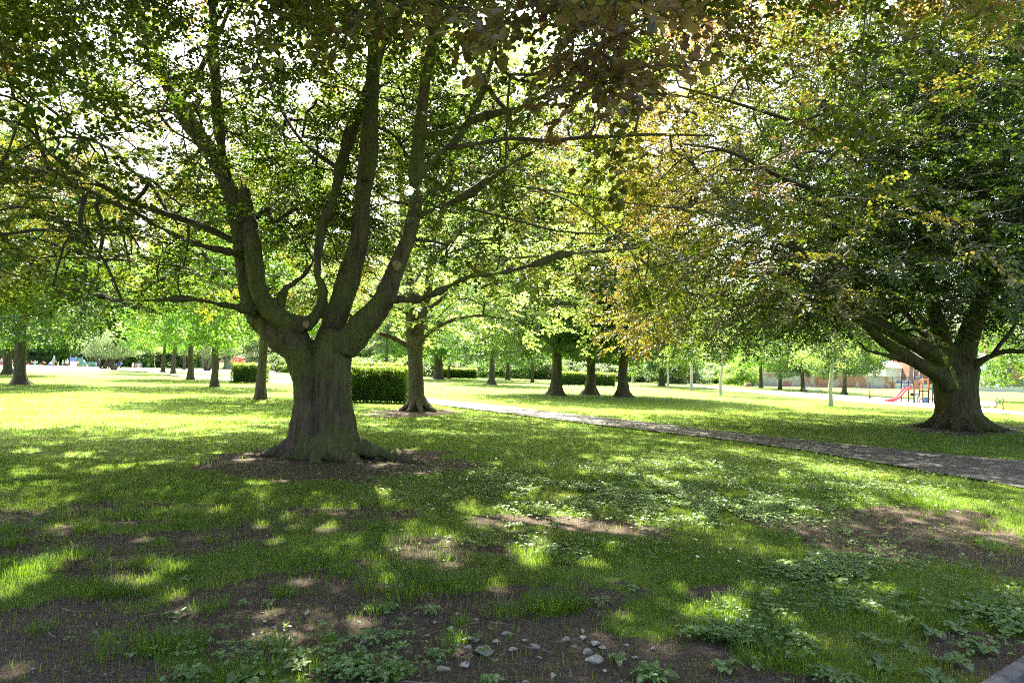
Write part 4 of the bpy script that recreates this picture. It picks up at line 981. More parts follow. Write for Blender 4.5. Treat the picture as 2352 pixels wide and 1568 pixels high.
# ------------------------------------------------------------------ clipped hedges
def hedge(label, x0, x1, y, hgt, depth, n, D=None, leaf=.09):
    a = G(x0, y); b_ = G(x1, y); L = abs(b_.x - a.x); rgh = np.random.default_rng(int(x0) + 5)
    n = int(n); u = rgh.uniform(0, 1, (n, 3)); s = rgh.uniform(0, 1, n)
    ar = np.array([L * hgt, L * hgt * .5, L * depth * 1.3, depth * hgt, depth * hgt]); ar = np.cumsum(ar / ar.sum())
    side = np.searchsorted(ar, s); X = u[:, 0] * L; Y = u[:, 1] * depth; Zz = u[:, 2] * hgt
    inw = np.abs(rgh.normal(0, .07, n)) - (rgh.uniform(0, 1, n) < .03) * rgh.uniform(.03, .16, n)
    Y = np.where(side == 0, inw, np.where(side == 1, depth - inw, Y)); Zz = np.where(side == 2, hgt - inw, Zz); X = np.where(side == 3, inw, np.where(side == 4, L - inw, X))
    bul = (fbm(X * 1.7, Zz * 1.7 + Y, s=4, o=3) - .5) * .30
    Y = Y + bul * (side == 0); Zz = Zz + bul * (side == 2) * .7
    lv, lf = leaf4(1, .62); S = leaf * rgh.uniform(.6, 1.3, n)
    yaw = rgh.uniform(0, 6.28, n); pit = rgh.normal(.2, .7, n); rol = rgh.normal(0, .7, n)
    R = np.stack([rotm(yaw[i], pit[i], rol[i]) * S[i] for i in range(n)])
    V = np.einsum('nij,vj->nvi', R, lv) + np.stack([X, Y, Zz], -1)[:, None]
    F = lf[None] + (np.arange(n) * 4)[:, None, None]
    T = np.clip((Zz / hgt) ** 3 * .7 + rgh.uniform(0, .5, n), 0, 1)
    t = thing('hedge', label, 'hedge', (min(a.x, b_.x), a.y, 0))
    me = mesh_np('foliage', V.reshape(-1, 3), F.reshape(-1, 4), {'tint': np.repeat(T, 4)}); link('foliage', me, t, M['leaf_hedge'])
    mb = MB(); q = 34
    for i in range(int(L / .25)):
        for j in range(3):
            x = .15 + i * .25 + rgh.uniform(-.08, .08); yy = depth * (j + .5) / 3; mb.tube([(x, yy, -.02), (x + rgh.uniform(-.1, .1), yy + rgh.uniform(-.1, .1), hgt * .5), (x + rgh.uniform(-.2, .2), yy, hgt * .9)], [.02, .014, .006], 4)
    mb.build('stems', M['bark_dark'], t)
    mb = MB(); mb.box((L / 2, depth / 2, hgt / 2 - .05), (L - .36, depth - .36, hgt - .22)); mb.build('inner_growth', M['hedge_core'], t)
    return t
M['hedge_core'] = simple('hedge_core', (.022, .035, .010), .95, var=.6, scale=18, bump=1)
hedge('long clipped hedge directly behind the great beech, closest of all hedges', v2(1385), v2(1643), v2(1606), 1.55, 1.3, 15000, leaf=.075)
hedge('low square clipped hedge on the left lawn behind the nearest lime trunk', v2(919), v2(1110), v2(1530), 1.5, 1.6, 9000)
hedge('pale topped clipped hedge behind the three big trees', v2(2235), v2(2424), v2(1539), 1.5, 1.5, 8000, leaf=.12)
hedge('far dark clipped hedge seen to the right of the maple trunk', v2(1766), v2(1919), v2(1511), 1.55, 1.6, 6000, leaf=.15)
hedge('second long hedge with a bright top, seen over the nearest hedge', v2(1390), v2(1640), v2(1537), 1.85, 1.2, 8000, leaf=.11)
# ------------------------------------------------------------------ grass
rng = np.random.default_rng(77)
def scatter(n, y0, y1, a=1.0, xm=.82, pad=.6):
    u = rng.uniform(0, 1, n)
    e = 2 - a - 1e-6          # density per area ~ 1/D^(a)... pdf(D) ~ D^(1-a)
    D = (y0 ** e + u * (y1 ** e - y0 ** e)) ** (1 / e) if abs(e) > 1e-3 else y0 * (y1 / y0) ** u
    x = rng.uniform(-1, 1, n) * (D * xm + pad)
    return x, D
def blades(n, y0, y1, a, hgt, wid, seg2, name, label, thr=.0):
    x, y = scatter(n, y0, y1, a)
    c = cover(x, y)
    clump = .1 + 1.5 * fbm(x * 3.2, y * 3.2, s=31, o=4)
    keep = (rng.uniform(0, 1, n) < c ** 1.3 * np.clip(clump, .12, 1.3) ** 1.3 + .045) & ~on_path(x, y) & (np.hypot(x - B1.x, (y - B1.y)) > 1.0)
    keep &= rng.uniform(0, 1, len(x)) > np.clip((y - 28) / 45, 0, 1) ** .7
    x, y, c = x[keep], y[keep], c[keep]; n = len(x)
    tall = np.clip(fbm(x * 1.1, y * 1.1, s=33, o=3) * 2.2 - .4, .4, 1.6)
    h = hgt * rng.uniform(.45, 1.35, n) * tall * (.6 + .5 * c); w = wid * rng.uniform(.6, 1.3, n) * (1 + np.clip(y - 6, 0, 60) * .07)
    th = rng.uniform(0, 6.283, n); dx, dy = np.cos(th), np.sin(th); lean = np.abs(rng.normal(1.0, .7, n)) * h
    la = rng.uniform(0, 6.283, n); lx, ly = np.cos(la) * lean, np.sin(la) * lean
    z0 = np.full(n, -.03); b0 = np.stack([x - dx * w / 2, y - dy * w / 2, z0], -1); b1 = np.stack([x + dx * w / 2, y + dy * w / 2, z0], -1)
    ti = np.clip(fbm(x * .8, y * .8, s=35, o=3) * .7 + rng.normal(.12, .2, n) + (rng.uniform(0, 1, n) < .09) * .6, 0, 1)
    if seg2:
        m0 = np.stack([x - dx * w * .36 + lx * .3, y - dy * w * .36 + ly * .3, h * .5], -1); m1 = np.stack([x + dx * w * .36 + lx * .3, y + dy * w * .36 + ly * .3, h * .5], -1)
        tp = np.stack([x + lx, y + ly, h * rng.uniform(.45, 1.05, n)], -1)
        V = np.stack([b0, b1, m1, m0, tp], 1); k = 5
        F1_ = (np.arange(n) * 5)[:, None] + np.array([0, 1, 2, 3]); F2_ = (np.arange(n) * 5)[:, None] + np.array([3, 2, 4, 4])
        # tip as its own triangle mesh: degenerate quads avoided by splitting the tip slightly
        tp2 = tp + np.stack([dx * w * .08, dy * w * .08, z0 * 0], -1); V = np.stack([b0, b1, m1, m0, tp, tp2], 1); k = 6
        i = (np.arange(n) * 6)[:, None]; F = np.concatenate([i + np.array([0, 1, 2, 3]), i + np.array([3, 2, 5, 4])])
    else:
        tp = np.stack([x + lx, y + ly, h], -1); V = np.stack([b0, b1, tp], 1); k = 3; F = (np.arange(n) * 3)[:, None] + np.array([0, 1, 2])
    me = mesh_np(name, V.reshape(-1, 3), F, {'tint': np.repeat(ti, k)})
    print(name, n)
    return tag(link(name, me, None, M['grass']), label, 'grass', kind='stuff')
blades(900000, 2.7, 11, 1.15, .029, .0030, True, 'grass', 'short patchy grass blades of the shaded lawn in the foreground')
blades(520000, 11, 75, 1.3, .036, .0085, False, 'grass', 'mown grass of the middle lawn')
def tufts(spots):
    Vs, Fs, Ts = [], [], []; off = 0
    for px, py, rad, n, h in spots:
        g = G(px, py); r = rad * rng.uniform(0, 1, n) ** .5; a = rng.uniform(0, 6.28, n); x = g.x + np.cos(a) * r; y = g.y + np.sin(a) * r
        hh = h * rng.uniform(.5, 1.2, n); out = .25 + .75 * r / rad; lx = np.cos(a + rng.normal(0, .5, n)) * hh * out * .8; ly = np.sin(a + rng.normal(0, .5, n)) * hh * out * .8
        th = rng.uniform(0, 6.28, n); w = .0034 * rng.uniform(.7, 1.3, n); dx, dy = np.cos(th) * w / 2, np.sin(th) * w / 2
        P0 = np.stack([x - dx, y - dy, x * 0 - .02], -1); P1 = np.stack([x + dx, y + dy, x * 0 - .02], -1)
        P2 = np.stack([x + dx * .8 + lx * .4, y + dy * .8 + ly * .4, hh * .7], -1); P3 = np.stack([x - dx * .8 + lx * .4, y - dy * .8 + ly * .4, hh * .7], -1)
        P4 = np.stack([x + lx + dx * .1, y + ly + dy * .1, hh * (1 - .35 * out)], -1); P5 = np.stack([x + lx - dx * .1, y + ly - dy * .1, hh * (1 - .35 * out)], -1)
        Vs.append(np.stack([P0, P1, P2, P3, P4, P5], 1).reshape(-1, 3)); i = (np.arange(n) * 6)[:, None] + off
        Fs.append(np.concatenate([i + np.array([0, 1, 2, 3]), i + np.array([3, 2, 4, 5])])); off += n * 6; Ts.append(np.repeat(np.clip(rng.normal(.35, .15, n), 0, 1), 6))
    return mesh_np('grass_tufts', np.concatenate(Vs), np.concatenate(Fs), {'tint': np.concatenate(Ts)})
TU = [(1265, 1385, .22, 900, .10), (1320, 1392, .1, 300, .08), (395, 1475, .22, 800, .10), (1215, 1262, .22, 500, .10), (1260, 1285, .18, 400, .09), (1690, 1385, .18, 350, .11), (1650, 1410, .2, 350, .1),
      (1045, 1462, .09, 160, .08), (1060, 1425, .07, 100, .06), (870, 1395, .1, 180, .08), (40, 1310, .25, 500, .12), (110, 1300, .15, 250, .1), (400, 1300, .2, 300, .08), (1030, 1490, .04, 40, .13),
      (640, 1480, .12, 180, .09), (600, 1530, .16, 300, .09), (720, 1520, .14, 220, .09), (520, 1550, .14, 260, .08), (240, 1500, .1, 130, .07), (90, 1440, .1, 100, .07), (760, 1470, .08, 80, .1),
      (900, 1550, .1, 120, .09), (1000, 1340, .35, 700, .08), (900, 1335, .3, 500, .08), (2120, 1150, .45, 1200, .12), (1800, 1500, .3, 900, .09), (1760, 1450, .3, 900, .08), (1960, 1400, .5, 1200, .08), (2020, 1530, .2, 300, .08)]
TU = [(a_, b_, r_ * .9, int(n_ * .8), h_ * .75) for a_, b_, r_, n_, h_ in TU]
for k in range(60):
    TU.append((rng.uniform(0, 2352), rng.uniform(1100, 1400), rng.uniform(.06, .2), 130, rng.uniform(.05, .1)))
tag(link('grass_tufts', tufts(TU), None, M['grass']), 'taller bright tufts of grass rising from the worn lawn', 'grass', kind='stuff')

# clover and small broad leaves: ground cover
def ground_cover():
    Vs, Ts = [], []
    lv, lf = leaf6(1, .75, .12)
    pts = []
    areas = [(1350, 1120, 420, 55, 11000), (1700, 1165, 260, 45, 5000), (1880, 1300, 130, 34, 2600), (2000, 1110, 250, 30, 2500), (1700, 1060, 300, 30, 2200), (2050, 1260, 260, 60, 500), (1950, 1430, 300, 90, 1200),
             (820, 1540, 120, 25, 260), (1560, 1550, 90, 22, 400), (1650, 1470, 80, 30, 700), (1480, 1130, 120, 15, 1200), (700, 1500, 400, 60, 300), (1300, 1260, 300, 40, 500), (2280, 1420, 100, 60, 700)]
    for cx, cy, rx, ry, n in areas:
        q = rng.normal(0, .5, (n, 2)); pxs, pys = cx + q[:, 0] * rx, cy + q[:, 1] * ry
        for a_, b_ in zip(pxs, pys):
            if b_ > 1040 and b_ < 1620:
                g = G(a_, b_); pts.append((g.x, g.y, a_))
    pts = np.array(pts); m = ~on_path(pts[:, 0], pts[:, 1]) & (fbm(pts[:, 0] * 2, pts[:, 1] * 2, s=44, o=3) > .42); pts = pts[m]; n = len(pts)
    S = .026 * rng.uniform(.5, 1.5, n); yaw = rng.uniform(0, 6.28, n); pit = rng.normal(-.15, .35, n); rol = rng.normal(0, .3, n); hz = rng.uniform(.004, .045, n)
    for k in range(3):
        R = np.stack([rotm(yaw[i] + k * 2.09 + 0, pit[i], rol[i]) * S[i] for i in range(n)])
        Vs.append(np.einsum('nij,vj->nvi', R, lv) + np.stack([pts[:, 0], pts[:, 1], hz], -1)[:, None]); Ts.append(np.repeat(rng.uniform(.2, 1, n), 6))
    V = np.concatenate(Vs).reshape(-1, 3); N_ = len(V) // 6
    F = (lf[None] + (np.arange(N_) * 6)[:, None, None]).reshape(-1, 4)
    return mesh_np('clover', V, F, {'tint': np.concatenate(Ts)})
tag(link('clover', ground_cover(), None, M['weed']), 'low clover and daisy leaves spreading over the sunnier middle of the lawn', 'ground cover', kind='stuff')
# litter: crumbs, bud scales and leaf scraps on the bare soil
x, y = scatter(150000, 2.7, 18, 1.1)
keep = (rng.uniform(0, 1, len(x)) < .85 * (1 - cover(x, y)) ** .8 * (.3 + fbm(x * 1.5, y * 1.5, s=66)) + .16) & ~on_path(x, y); x, y = x[keep], y[keep]; n = len(x)
lv, lf = leaf4(1, .6, .3); S = .0085 * rng.lognormal(0, .5, n); yaw = rng.uniform(0, 6.28, n); pit = rng.normal(0, .4, n); rol = rng.normal(0, .5, n)
R = np.stack([rotm(yaw[i], pit[i], rol[i]) * S[i] for i in range(n)])
V = np.einsum('nij,vj->nvi', R, lv) + np.stack([x, y, gheight(x, y, cover(x, y)) + rng.uniform(-.001, .006, n)], -1)[:, None]
tag(link('leaf_litter', mesh_np('leaf_litter', V.reshape(-1, 3), (lf[None] + (np.arange(n) * 4)[:, None, None]).reshape(-1, 4), {'tint': np.repeat(rng.beta(1.3, 2.2, n), 4)}), None, M['litter']), 'brown crumbs, bud scales and leaf scraps on the bare earth', 'litter', kind='stuff')
# gravel grit
def pebbles(x, y, s, name):
    ico = bmesh.new(); bmesh.ops.create_icosphere(ico, subdivisions=1, radius=1); iv = np.array([v.co[:] for v in ico.verts]); jf = np.array([[v.index for v in f.verts] for f in ico.faces]); ico.free()
    n = len(x); sc3 = np.stack([s * rng.uniform(.7, 1.4, n), s * rng.uniform(.6, 1.1, n), s * rng.uniform(.3, .7, n)], -1)
    yaw = rng.uniform(0, 6.28, n); c_, s_ = np.cos(yaw), np.sin(yaw); q = iv[None] * sc3[:, None] * rng.uniform(.8, 1.2, (n, len(iv), 1))
    V = np.stack([q[..., 0] * c_[:, None] - q[..., 1] * s_[:, None] + x[:, None], q[..., 0] * s_[:, None] + q[..., 1] * c_[:, None] + y[:, None], q[..., 2] + gheight(x, y, cover(x, y))[:, None] + .001], -1)
    return mesh_np(name, V.reshape(-1, 3), (jf[None] + (np.arange(n) * len(iv))[:, None, None]).reshape(-1, 3))
x, y = scatter(9000, 2.7, 7, 1.0); px, py = project(x, y, x * 0)
k = (cover(x, y) < .35) & (rng.uniform(0, 1, len(x)) < np.clip((py - 1290) / 250, 0.03, 1)); x, y = x[k], y[k]
tag(link('gravel', pebbles(x, y, .0042 * rng.lognormal(0, .5, len(x)), 'gravel'), None, M['grit']), 'small grit and pebbles scattered in the dark soil', 'gravel', kind='stuff')

# ------------------------------------------------------------------ stones, sticks, weeds, daisies: single things
def stone_mesh(i, flat=.42):
    bm = bmesh.new(); bmesh.ops.create_icosphere(bm, subdivisions=3, radius=1)
    r = random.Random(i)
    planes = [(Vector((r.gauss(0, 1), r.gauss(0, 1), r.gauss(0, .8))).normalized(), r.uniform(.35, .75)) for _ in range(11)]
    for v in bm.verts:
        for nrm, d in planes:
            q = v.co.dot(nrm)
            if q > d: v.co -= nrm * (q - d)
        v.co *= 1 + .08 * mnoise.noise(v.co * 2.5 + Vector((i, 0, 0)))
        v.co.z *= flat
    me = bpy.data.meshes.new('stone'); bm.to_mesh(me); bm.free(); me.materials.append(M['stone']); return me
SM = [stone_mesh(i, .3 + .06 * i) for i in range(6)]
# (px, py, half width px, label or None)
ST = [(812, 1520, 22, 'long pale flat stone slab near the bottom edge, left of the middle'), (1022, 1526, 19, None), (1068, 1518, 17, 'pale oval stone lying in the soil at the bottom middle'), (1118, 1486, 26, 'long grey flat stone in the moss at the bottom middle'),
      (1362, 1508, 26, 'biggest whitish stone beside a weed in the right foreground'), (1352, 1487, 20, None), (1385, 1478, 16, None), (1420, 1500, 24, 'broken pale crumbly stone behind a broad leaved weed'), (1367, 1470, 14, None), (1233, 1476, 16, None), (1297, 1461, 14, None),
      (1272, 1541, 13, None), (1140, 1463, 13, None), (1180, 1481, 14, None), (1095, 1461, 10, None), (1083, 1456, 11, None), (834, 1465, 13, None), (918, 1475, 10, None), (898, 1528, 11, 'square grey stone with a pale worn top'), (1164, 1445, 12, None), (1340, 1456, 10, None),
      (405, 1418, 8, 'lone white stone on the dark soil at the left'), (630, 1432, 8, None), (705, 1400, 9, None), (490, 1555, 8, None), (80, 1525, 8, None), (1050, 1402, 7, None), (1096, 1414, 8, None), (1073, 1478, 11, None), (1340, 1440, 9, None), (860, 1532, 10, None),
      (1460, 1500, 10, None), (1478, 1512, 9, None), (1440, 1472, 8, None), (1500, 1480, 9, None), (1495, 1535, 8, None), (1390, 1530, 9, None), (1240, 1500, 8, None), (1205, 1462, 9, None), (1320, 1475, 7, None), (980, 1450, 8, None), (1000, 1420, 7, None), (955, 1400, 7, None), (1210, 1555, 9, None), (700, 1560, 10, None), (790, 1555, 8, None), (1150, 1550, 10, None), (880, 1560, 12, None)]
for i, (px, py, hw, lb) in enumerate(ST):
    g = G(px, py); s = hw / ppm(g.y); o = bpy.data.objects.new('stone', SM[i % 6]); COL.objects.link(o); o.location = (g.x, g.y, -.022 + s * .05); o.scale = (s, s * random.uniform(.6, .9), s * random.uniform(.8, 1.1)); o.rotation_euler = (random.uniform(-.15, .15), random.uniform(-.15, .15), random.uniform(-.6, .6))
    tag(o, lb or 'small grey angular stone lying in the bare soil of the foreground', 'stone', 'stones in the foreground soil')
SK = [(270, 1460, .12, -.7), (120, 1458, .1, -.6), (900, 1340, .3, .1), (430, 1470, .1, .4), (1300, 1470, .16, .3), (1150, 1430, .14, -.2), (960, 1565, .22, .05), (1170, 1290, .1, .2), (2010, 1300, .3, .1), (1860, 1230, .3, -.1), (1980, 1215, .25, .15), (1240, 1490, .2, -.5), (880, 1395, .08, .9), (1080, 1510, .12, 1.2), (1420, 1320, .1, .1), (350, 1410, .14, .5), (560, 1405, .12, .2), (160, 1400, .12, -.3)]
for px, py, L, a in SK:
    g = G(px, py); mb = MB(); pts = [Vector((math.cos(a), math.sin(a), 0)) * L * (t - .5) + Vector((random.gauss(0, .006), random.gauss(0, .006), -.005 + random.uniform(0, .008))) for t in (0, .25, .5, .75, 1)]
    mb.tube(pts, [.0045, .005, .004, .0035, .002], 6); q = pts[2]; mb.tube([q, q + Vector((math.cos(a + .8), math.sin(a + .8), .1)) * L * .2], [.003, .0015], 5)
    o = mb.build('stick', M['stick'], smooth=True); o.location = g; tag(o, 'thin dry brown twig fallen on the worn ground', 'stick', 'fallen sticks on the soil')
def rosette(seed, n, L, W, lift, ragged=0):
    r = np.random.default_rng(seed); mb_v, mb_f, T = [], [], []; K = 7
    for k in range(n):
        a = 2.4 * k + r.uniform(-.2, .2); l = L * r.uniform(.55, 1.1); w = W * r.uniform(.7, 1.15); up = lift * r.uniform(.5, 1.4); b0 = len(mb_v)
        for i in range(K + 1):
            t = i / K; prof = (math.sin(math.pi * min(1, max(0, (t - .22) / .78)) ** .85) * .5 + .05 * (t < .3)) * w * (1 + (ragged * .45 * (-1) ** i if 0 < i < K else 0)); z = .01 + up * l * math.sin(t * 2.4) * .8 - .12 * l * t * t
            c = np.array([math.cos(a), math.sin(a)]) * l * t; d = np.array([-math.sin(a), math.cos(a)])
            for s in (-1, 0, 1):
                wv = r.normal(0, .05) * w * (s != 0)
                mb_v.append((c[0] + d[0] * prof * s, c[1] + d[1] * prof * s, z + abs(s) * prof * .28 + wv))
            if i < K:
                for s in (0, 1): j = b0 + i * 3 + s; mb_f.append((j, j + 1, j + 4, j + 3))
        T += [r.uniform(.2, .9)] * ((K + 1) * 3)
    me = mesh_np('weed_plant', mb_v, mb_f, {'tint': T}, smooth=True); me.materials.append(M['weed']); return me
RS = [rosette(1, 9, .105, .062, .35), rosette(2, 7, .12, .07, .5), rosette(3, 11, .12, .035, .3, 1), rosette(4, 6, .07, .045, .6), rosette(5, 12, .09, .05, .4)]
WD = [(2142, 1453, 1.0, 0), (1505, 1555, 1.0, 1), (1420, 1512, .7, 1), (1110, 1493, .7, 3), (1098, 1462, .6, 3), (850, 1460, 1.0, 2), (905, 1455, .8, 4), (985, 1400, 1.0, 2), (895, 1395, 1.0, 4), (430, 1550, 1.0, 1), (560, 1560, 1.1, 1), (850, 1395, .6, 4), (1000, 1500, .8, 4), (1130, 1560, .8, 4),
      (1665, 1530, 1.0, 0), (1780, 1470, .9, 0), (1840, 1475, 1.0, 1), (1640, 1460, .8, 2), (1920, 1555, 1.2, 2), (2030, 1530, 1.1, 0), (2090, 1490, .8, 0), (2200, 1520, 1.0, 1), (2260, 1490, 1.0, 0), (2330, 1440, 1.0, 1), (2200, 1440, 1.1, 0), (2230, 1400, .8, 4), (2080, 1425, .9, 0), (2320, 1375, 1.0, 0), (1700, 1440, .7, 3),
      (1930, 1395, .8, 0), (2150, 1560, 1.0, 1), (2300, 1440, .9, 4), (1955, 1295, 1.0, 4), (1940, 1220, 1.1, 4), (2090, 1290, 1.1, 2), (2210, 1295, 1.0, 4), (2250, 1240, .9, 4), (1820, 1225, .9, 4), (2060, 1245, .8, 3), (1880, 1255, .8, 3), (2180, 1330, 1.0, 4), (1740, 1140, 1.2, 4), (1800, 1165, 1.2, 2),
      (410, 1410, .8, 1), (560, 1385, .8, 3), (620, 1385, .8, 3), (430, 1330, .8, 4), (1130, 1280, .8, 2), (1270, 1205, .9, 2), (1180, 1205, 1, 2), (1300, 1290, .7, 2), (910, 1260, .6, 4), (1060, 1350, .7, 4), (1450, 1350, .8, 4), (1380, 1380, .9, 2), (1230, 1395, .6, 3)]
for i, (px, py, s, k) in enumerate(WD):
    g = G(px, py); o = bpy.data.objects.new('weed_plant', RS[k]); COL.objects.link(o); o.location = (g.x, g.y, -.015); o.scale = (s, s, s); o.rotation_euler = (0, 0, random.uniform(0, 6.28))
    kind = ['broad leaved plantain rosette with rounded leaves growing at the edge of the worn grass', 'large leaved weed with a few wide pale green leaves', 'dandelion rosette with narrow jagged leaves', 'tiny seedling with a few short oval leaves', 'dense low plantain rosette with many short leaves'][k]
    tag(o, kind, 'weed', 'low weeds, ' + ['rounded plantains', 'large leaved weeds', 'dandelions', 'seedlings', 'dense plantains'][k])
def daisy_mesh():
    mb = MB(); n = 12
    for k in range(n):
        a = 2 * math.pi * k / n; c, s = math.cos(a), math.sin(a); p = lambda r, w, z: (c * r - s * w, s * r + c * w, z)
        mb.add([p(.003, -.001, .055), p(.0125, -.0034, .058), p(.0150, 0, .057), p(.0125, .0034, .058), p(.003, .001, .055)], [(0, 1, 2, 3, 4)])
    me = bpy.data.meshes.new('petals'); me.from_pydata(mb.v, [], mb.f); me.materials.append(M['petal'])
    e = MB(); e.lathe((0, 0, .055), [(.0044, 0), (.004, .002), (.002, .0035)], 8); e.tube([(0, 0, -.02), (.003, .002, .03), (0, 0, .056)], .0011, 4)
    m2 = bpy.data.meshes.new('daisy'); m2.from_pydata(e.v, [], e.f); m2.materials.append(M['petal_eye']); return me, m2
pm, dm_ = daisy_mesh()
def daisy(px, py):
    g = G(px, py); o = bpy.data.objects.new('daisy', dm_); COL.objects.link(o); o.location = (g.x, g.y, random.uniform(-.02, 0)); s = random.uniform(.8, 1.25); o.scale = (s, s, s); o.rotation_euler = (random.uniform(-.1, .5), random.uniform(-.3, .3), random.uniform(0, 6))
    p = bpy.data.objects.new('petals', pm); COL.objects.link(p); p.parent = o
    tag(o, 'small white daisy standing open in the clover and grass', 'daisy', 'white daisies scattered over the lawn')
DS = [(1648, 1275), (1673, 1268), (1655, 1258), (1598, 1292), (2315, 1298), (1598, 1250), (1594, 1244), (1960, 1215), (2205, 1283), (1690, 1298)]
for k in range(95): DS.append((rng.normal(1530, 170), rng.normal(1085, 25)))
for k in range(40): DS.append((rng.normal(1780, 150), rng.normal(1110, 28)))
for k in range(25): DS.append((rng.uniform(1050, 1400), rng.normal(1090, 18)))
for k in range(12): DS.append((rng.uniform(2120, 2340), rng.normal(1165, 8)))
dx_, dy_ = np.array([G(a, b).x for a, b in DS]), np.array([G(a, b).y for a, b in DS]); bad = on_path(dx_, dy_)
for (a, b), q in zip(DS, bad):
    if not q and b > 1035: daisy(a, b)
# ------------------------------------------------------------------ built things
for nm, col, kw in [('green_paint', (.02, .16, .10), dict(rough=.45)), ('dark_green_paint', (.005, .024, .018), dict(rough=.4)), ('teal_slat', (.03, .15, .115), dict(rough=.4)),
                    ('post_navy', (.018, .024, .04), dict(rough=.4)), ('panel_grey', (.16, .18, .23), dict(rough=.5)), ('panel_blue', (.03, .20, .42), dict(rough=.4)), ('panel_pale', (.38, .52, .66), dict(rough=.4)),
                    ('slide_pink', (.62, .10, .13), dict(rough=.3)), ('slide_steel', (.62, .62, .64), dict(rough=.3, metal=.7)), ('orange_paint', (.80, .25, .03), dict(rough=.4)), ('rope', (.70, .72, .70), dict(rough=.8)),
                    ('red_paint', (.62, .05, .03), dict(rough=.4)), ('black_iron', (.008, .010, .010), dict(rough=.5)), ('wood_slat', (.13, .075, .045), dict(rough=.6, var=.25)), ('white_paint', (.80, .80, .78), dict(rough=.5)),
                    ('render_white', (.72, .70, .66), dict(rough=.85, scale=2)), ('stone_pale', (.48, .46, .42), dict(rough=.85, var=.2)), ('concrete', (.36, .36, .36), dict(rough=.85, var=.15)), ('slate', (.12, .12, .14), dict(rough=.7, var=.25)),
                    ('glass_dark', (.05, .06, .07), dict(rough=.12, spec=.8)), ('car_red', (.50, .02, .02), dict(rough=.25, spec=.7, var=.02)), ('car_silver', (.55, .57, .60), dict(rough=.25, metal=.4, var=.02)), ('car_white', (.80, .80, .80), dict(rough=.25, var=.02)),
                    ('tyre', (.02, .02, .02), dict(rough=.9)), ('lamp_glass', (.8, .8, .75), dict(rough=.15)), ('roof_pale', (.55, .53, .50), dict(rough=.8)), ('rubber_ground', (.30, .16, .15), dict(rough=.9, var=.3)),
                    ('skin', (.60, .38, .28), dict(rough=.55, var=.03)), ('hair_grey', (.55, .53, .50), dict(rough=.8)), ('hair_brown', (.12, .07, .04), dict(rough=.8)), ('hair_fair', (.55, .38, .18), dict(rough=.8)),
                    ('cloth_teal', (.10, .30, .36), dict(rough=.9)), ('cloth_grey', (.17, .17, .18), dict(rough=.9)), ('cloth_white', (.78, .77, .80), dict(rough=.9)), ('cloth_turq', (.05, .50, .58), dict(rough=.9)), ('cloth_red', (.65, .05, .10), dict(rough=.9)),
                    ('cloth_orange', (.80, .22, .06), dict(rough=.9)), ('cloth_maroon', (.22, .03, .06), dict(rough=.9)), ('cloth_blue', (.08, .16, .40), dict(rough=.9)), ('cloth_dark', (.03, .03, .04), dict(rough=.9)), ('cloth_lilac', (.55, .52, .68), dict(rough=.9))]:
    M[nm] = simple(nm, col, **kw)
def brickmat(name, patches=True):
    m, nt, out = newmat(name)
    tc = N(nt, 'ShaderNodeTexCoord'); mp = N(nt, 'ShaderNodeMapping'); mp.inputs['Rotation'].default_value = (math.radians(90), 0, 0)
    nt.links.new(tc.outputs['Object'], mp.inputs[0])
    br_ = N(nt, 'ShaderNodeTexBrick'); br_.inputs['Scale'].default_value = 4.5; br_.inputs['Mortar Size'].default_value = .012
    br_.inputs['Color1'].default_value = (.36, .13, .08, 1); br_.inputs['Color2'].default_value = (.26, .10, .07, 1); br_.inputs['Mortar'].default_value = (.36, .32, .28, 1)
    nt.links.new(mp.outputs[0], br_.inputs['Vector'])
    c = br_.outputs['Color']
    if patches:
        n = N(nt, 'ShaderNodeTexNoise'); n.inputs['Scale'].default_value = .32; n.inputs['Detail'].default_value = 5; n.inputs['Roughness'].default_value = .6
        nt.links.new(tc.outputs['Object'], n.inputs['Vector'])
        f = ramp(nt, n.outputs[0], [(.47, (0, 0, 0)), (.5, (1, 1, 1))])
        n2 = N(nt, 'ShaderNodeTexNoise'); n2.inputs['Scale'].default_value = 1.5; n2.inputs['Detail'].default_value = 6; nt.links.new(tc.outputs['Object'], n2.inputs['Vector'])
        pl = ramp(nt, n2.outputs[0], [(.3, (.27, .22, .20)), (.7, (.44, .38, .35))])
        c = mixc(nt, f, c, pl)
    b = N(nt, 'ShaderNodeBsdfPrincipled'); b.inputs['Roughness'].default_value = .9; nt.links.new(c, b.inputs['Base Color']); nt.links.new(b.outputs[0], out.inputs[0]); return m
M['brick_old'] = brickmat('brick_old'); M['brick'] = brickmat('brick', False)
def at_px(px, D): p = P(px, 850, D); return Vector((p.x, D, 0))

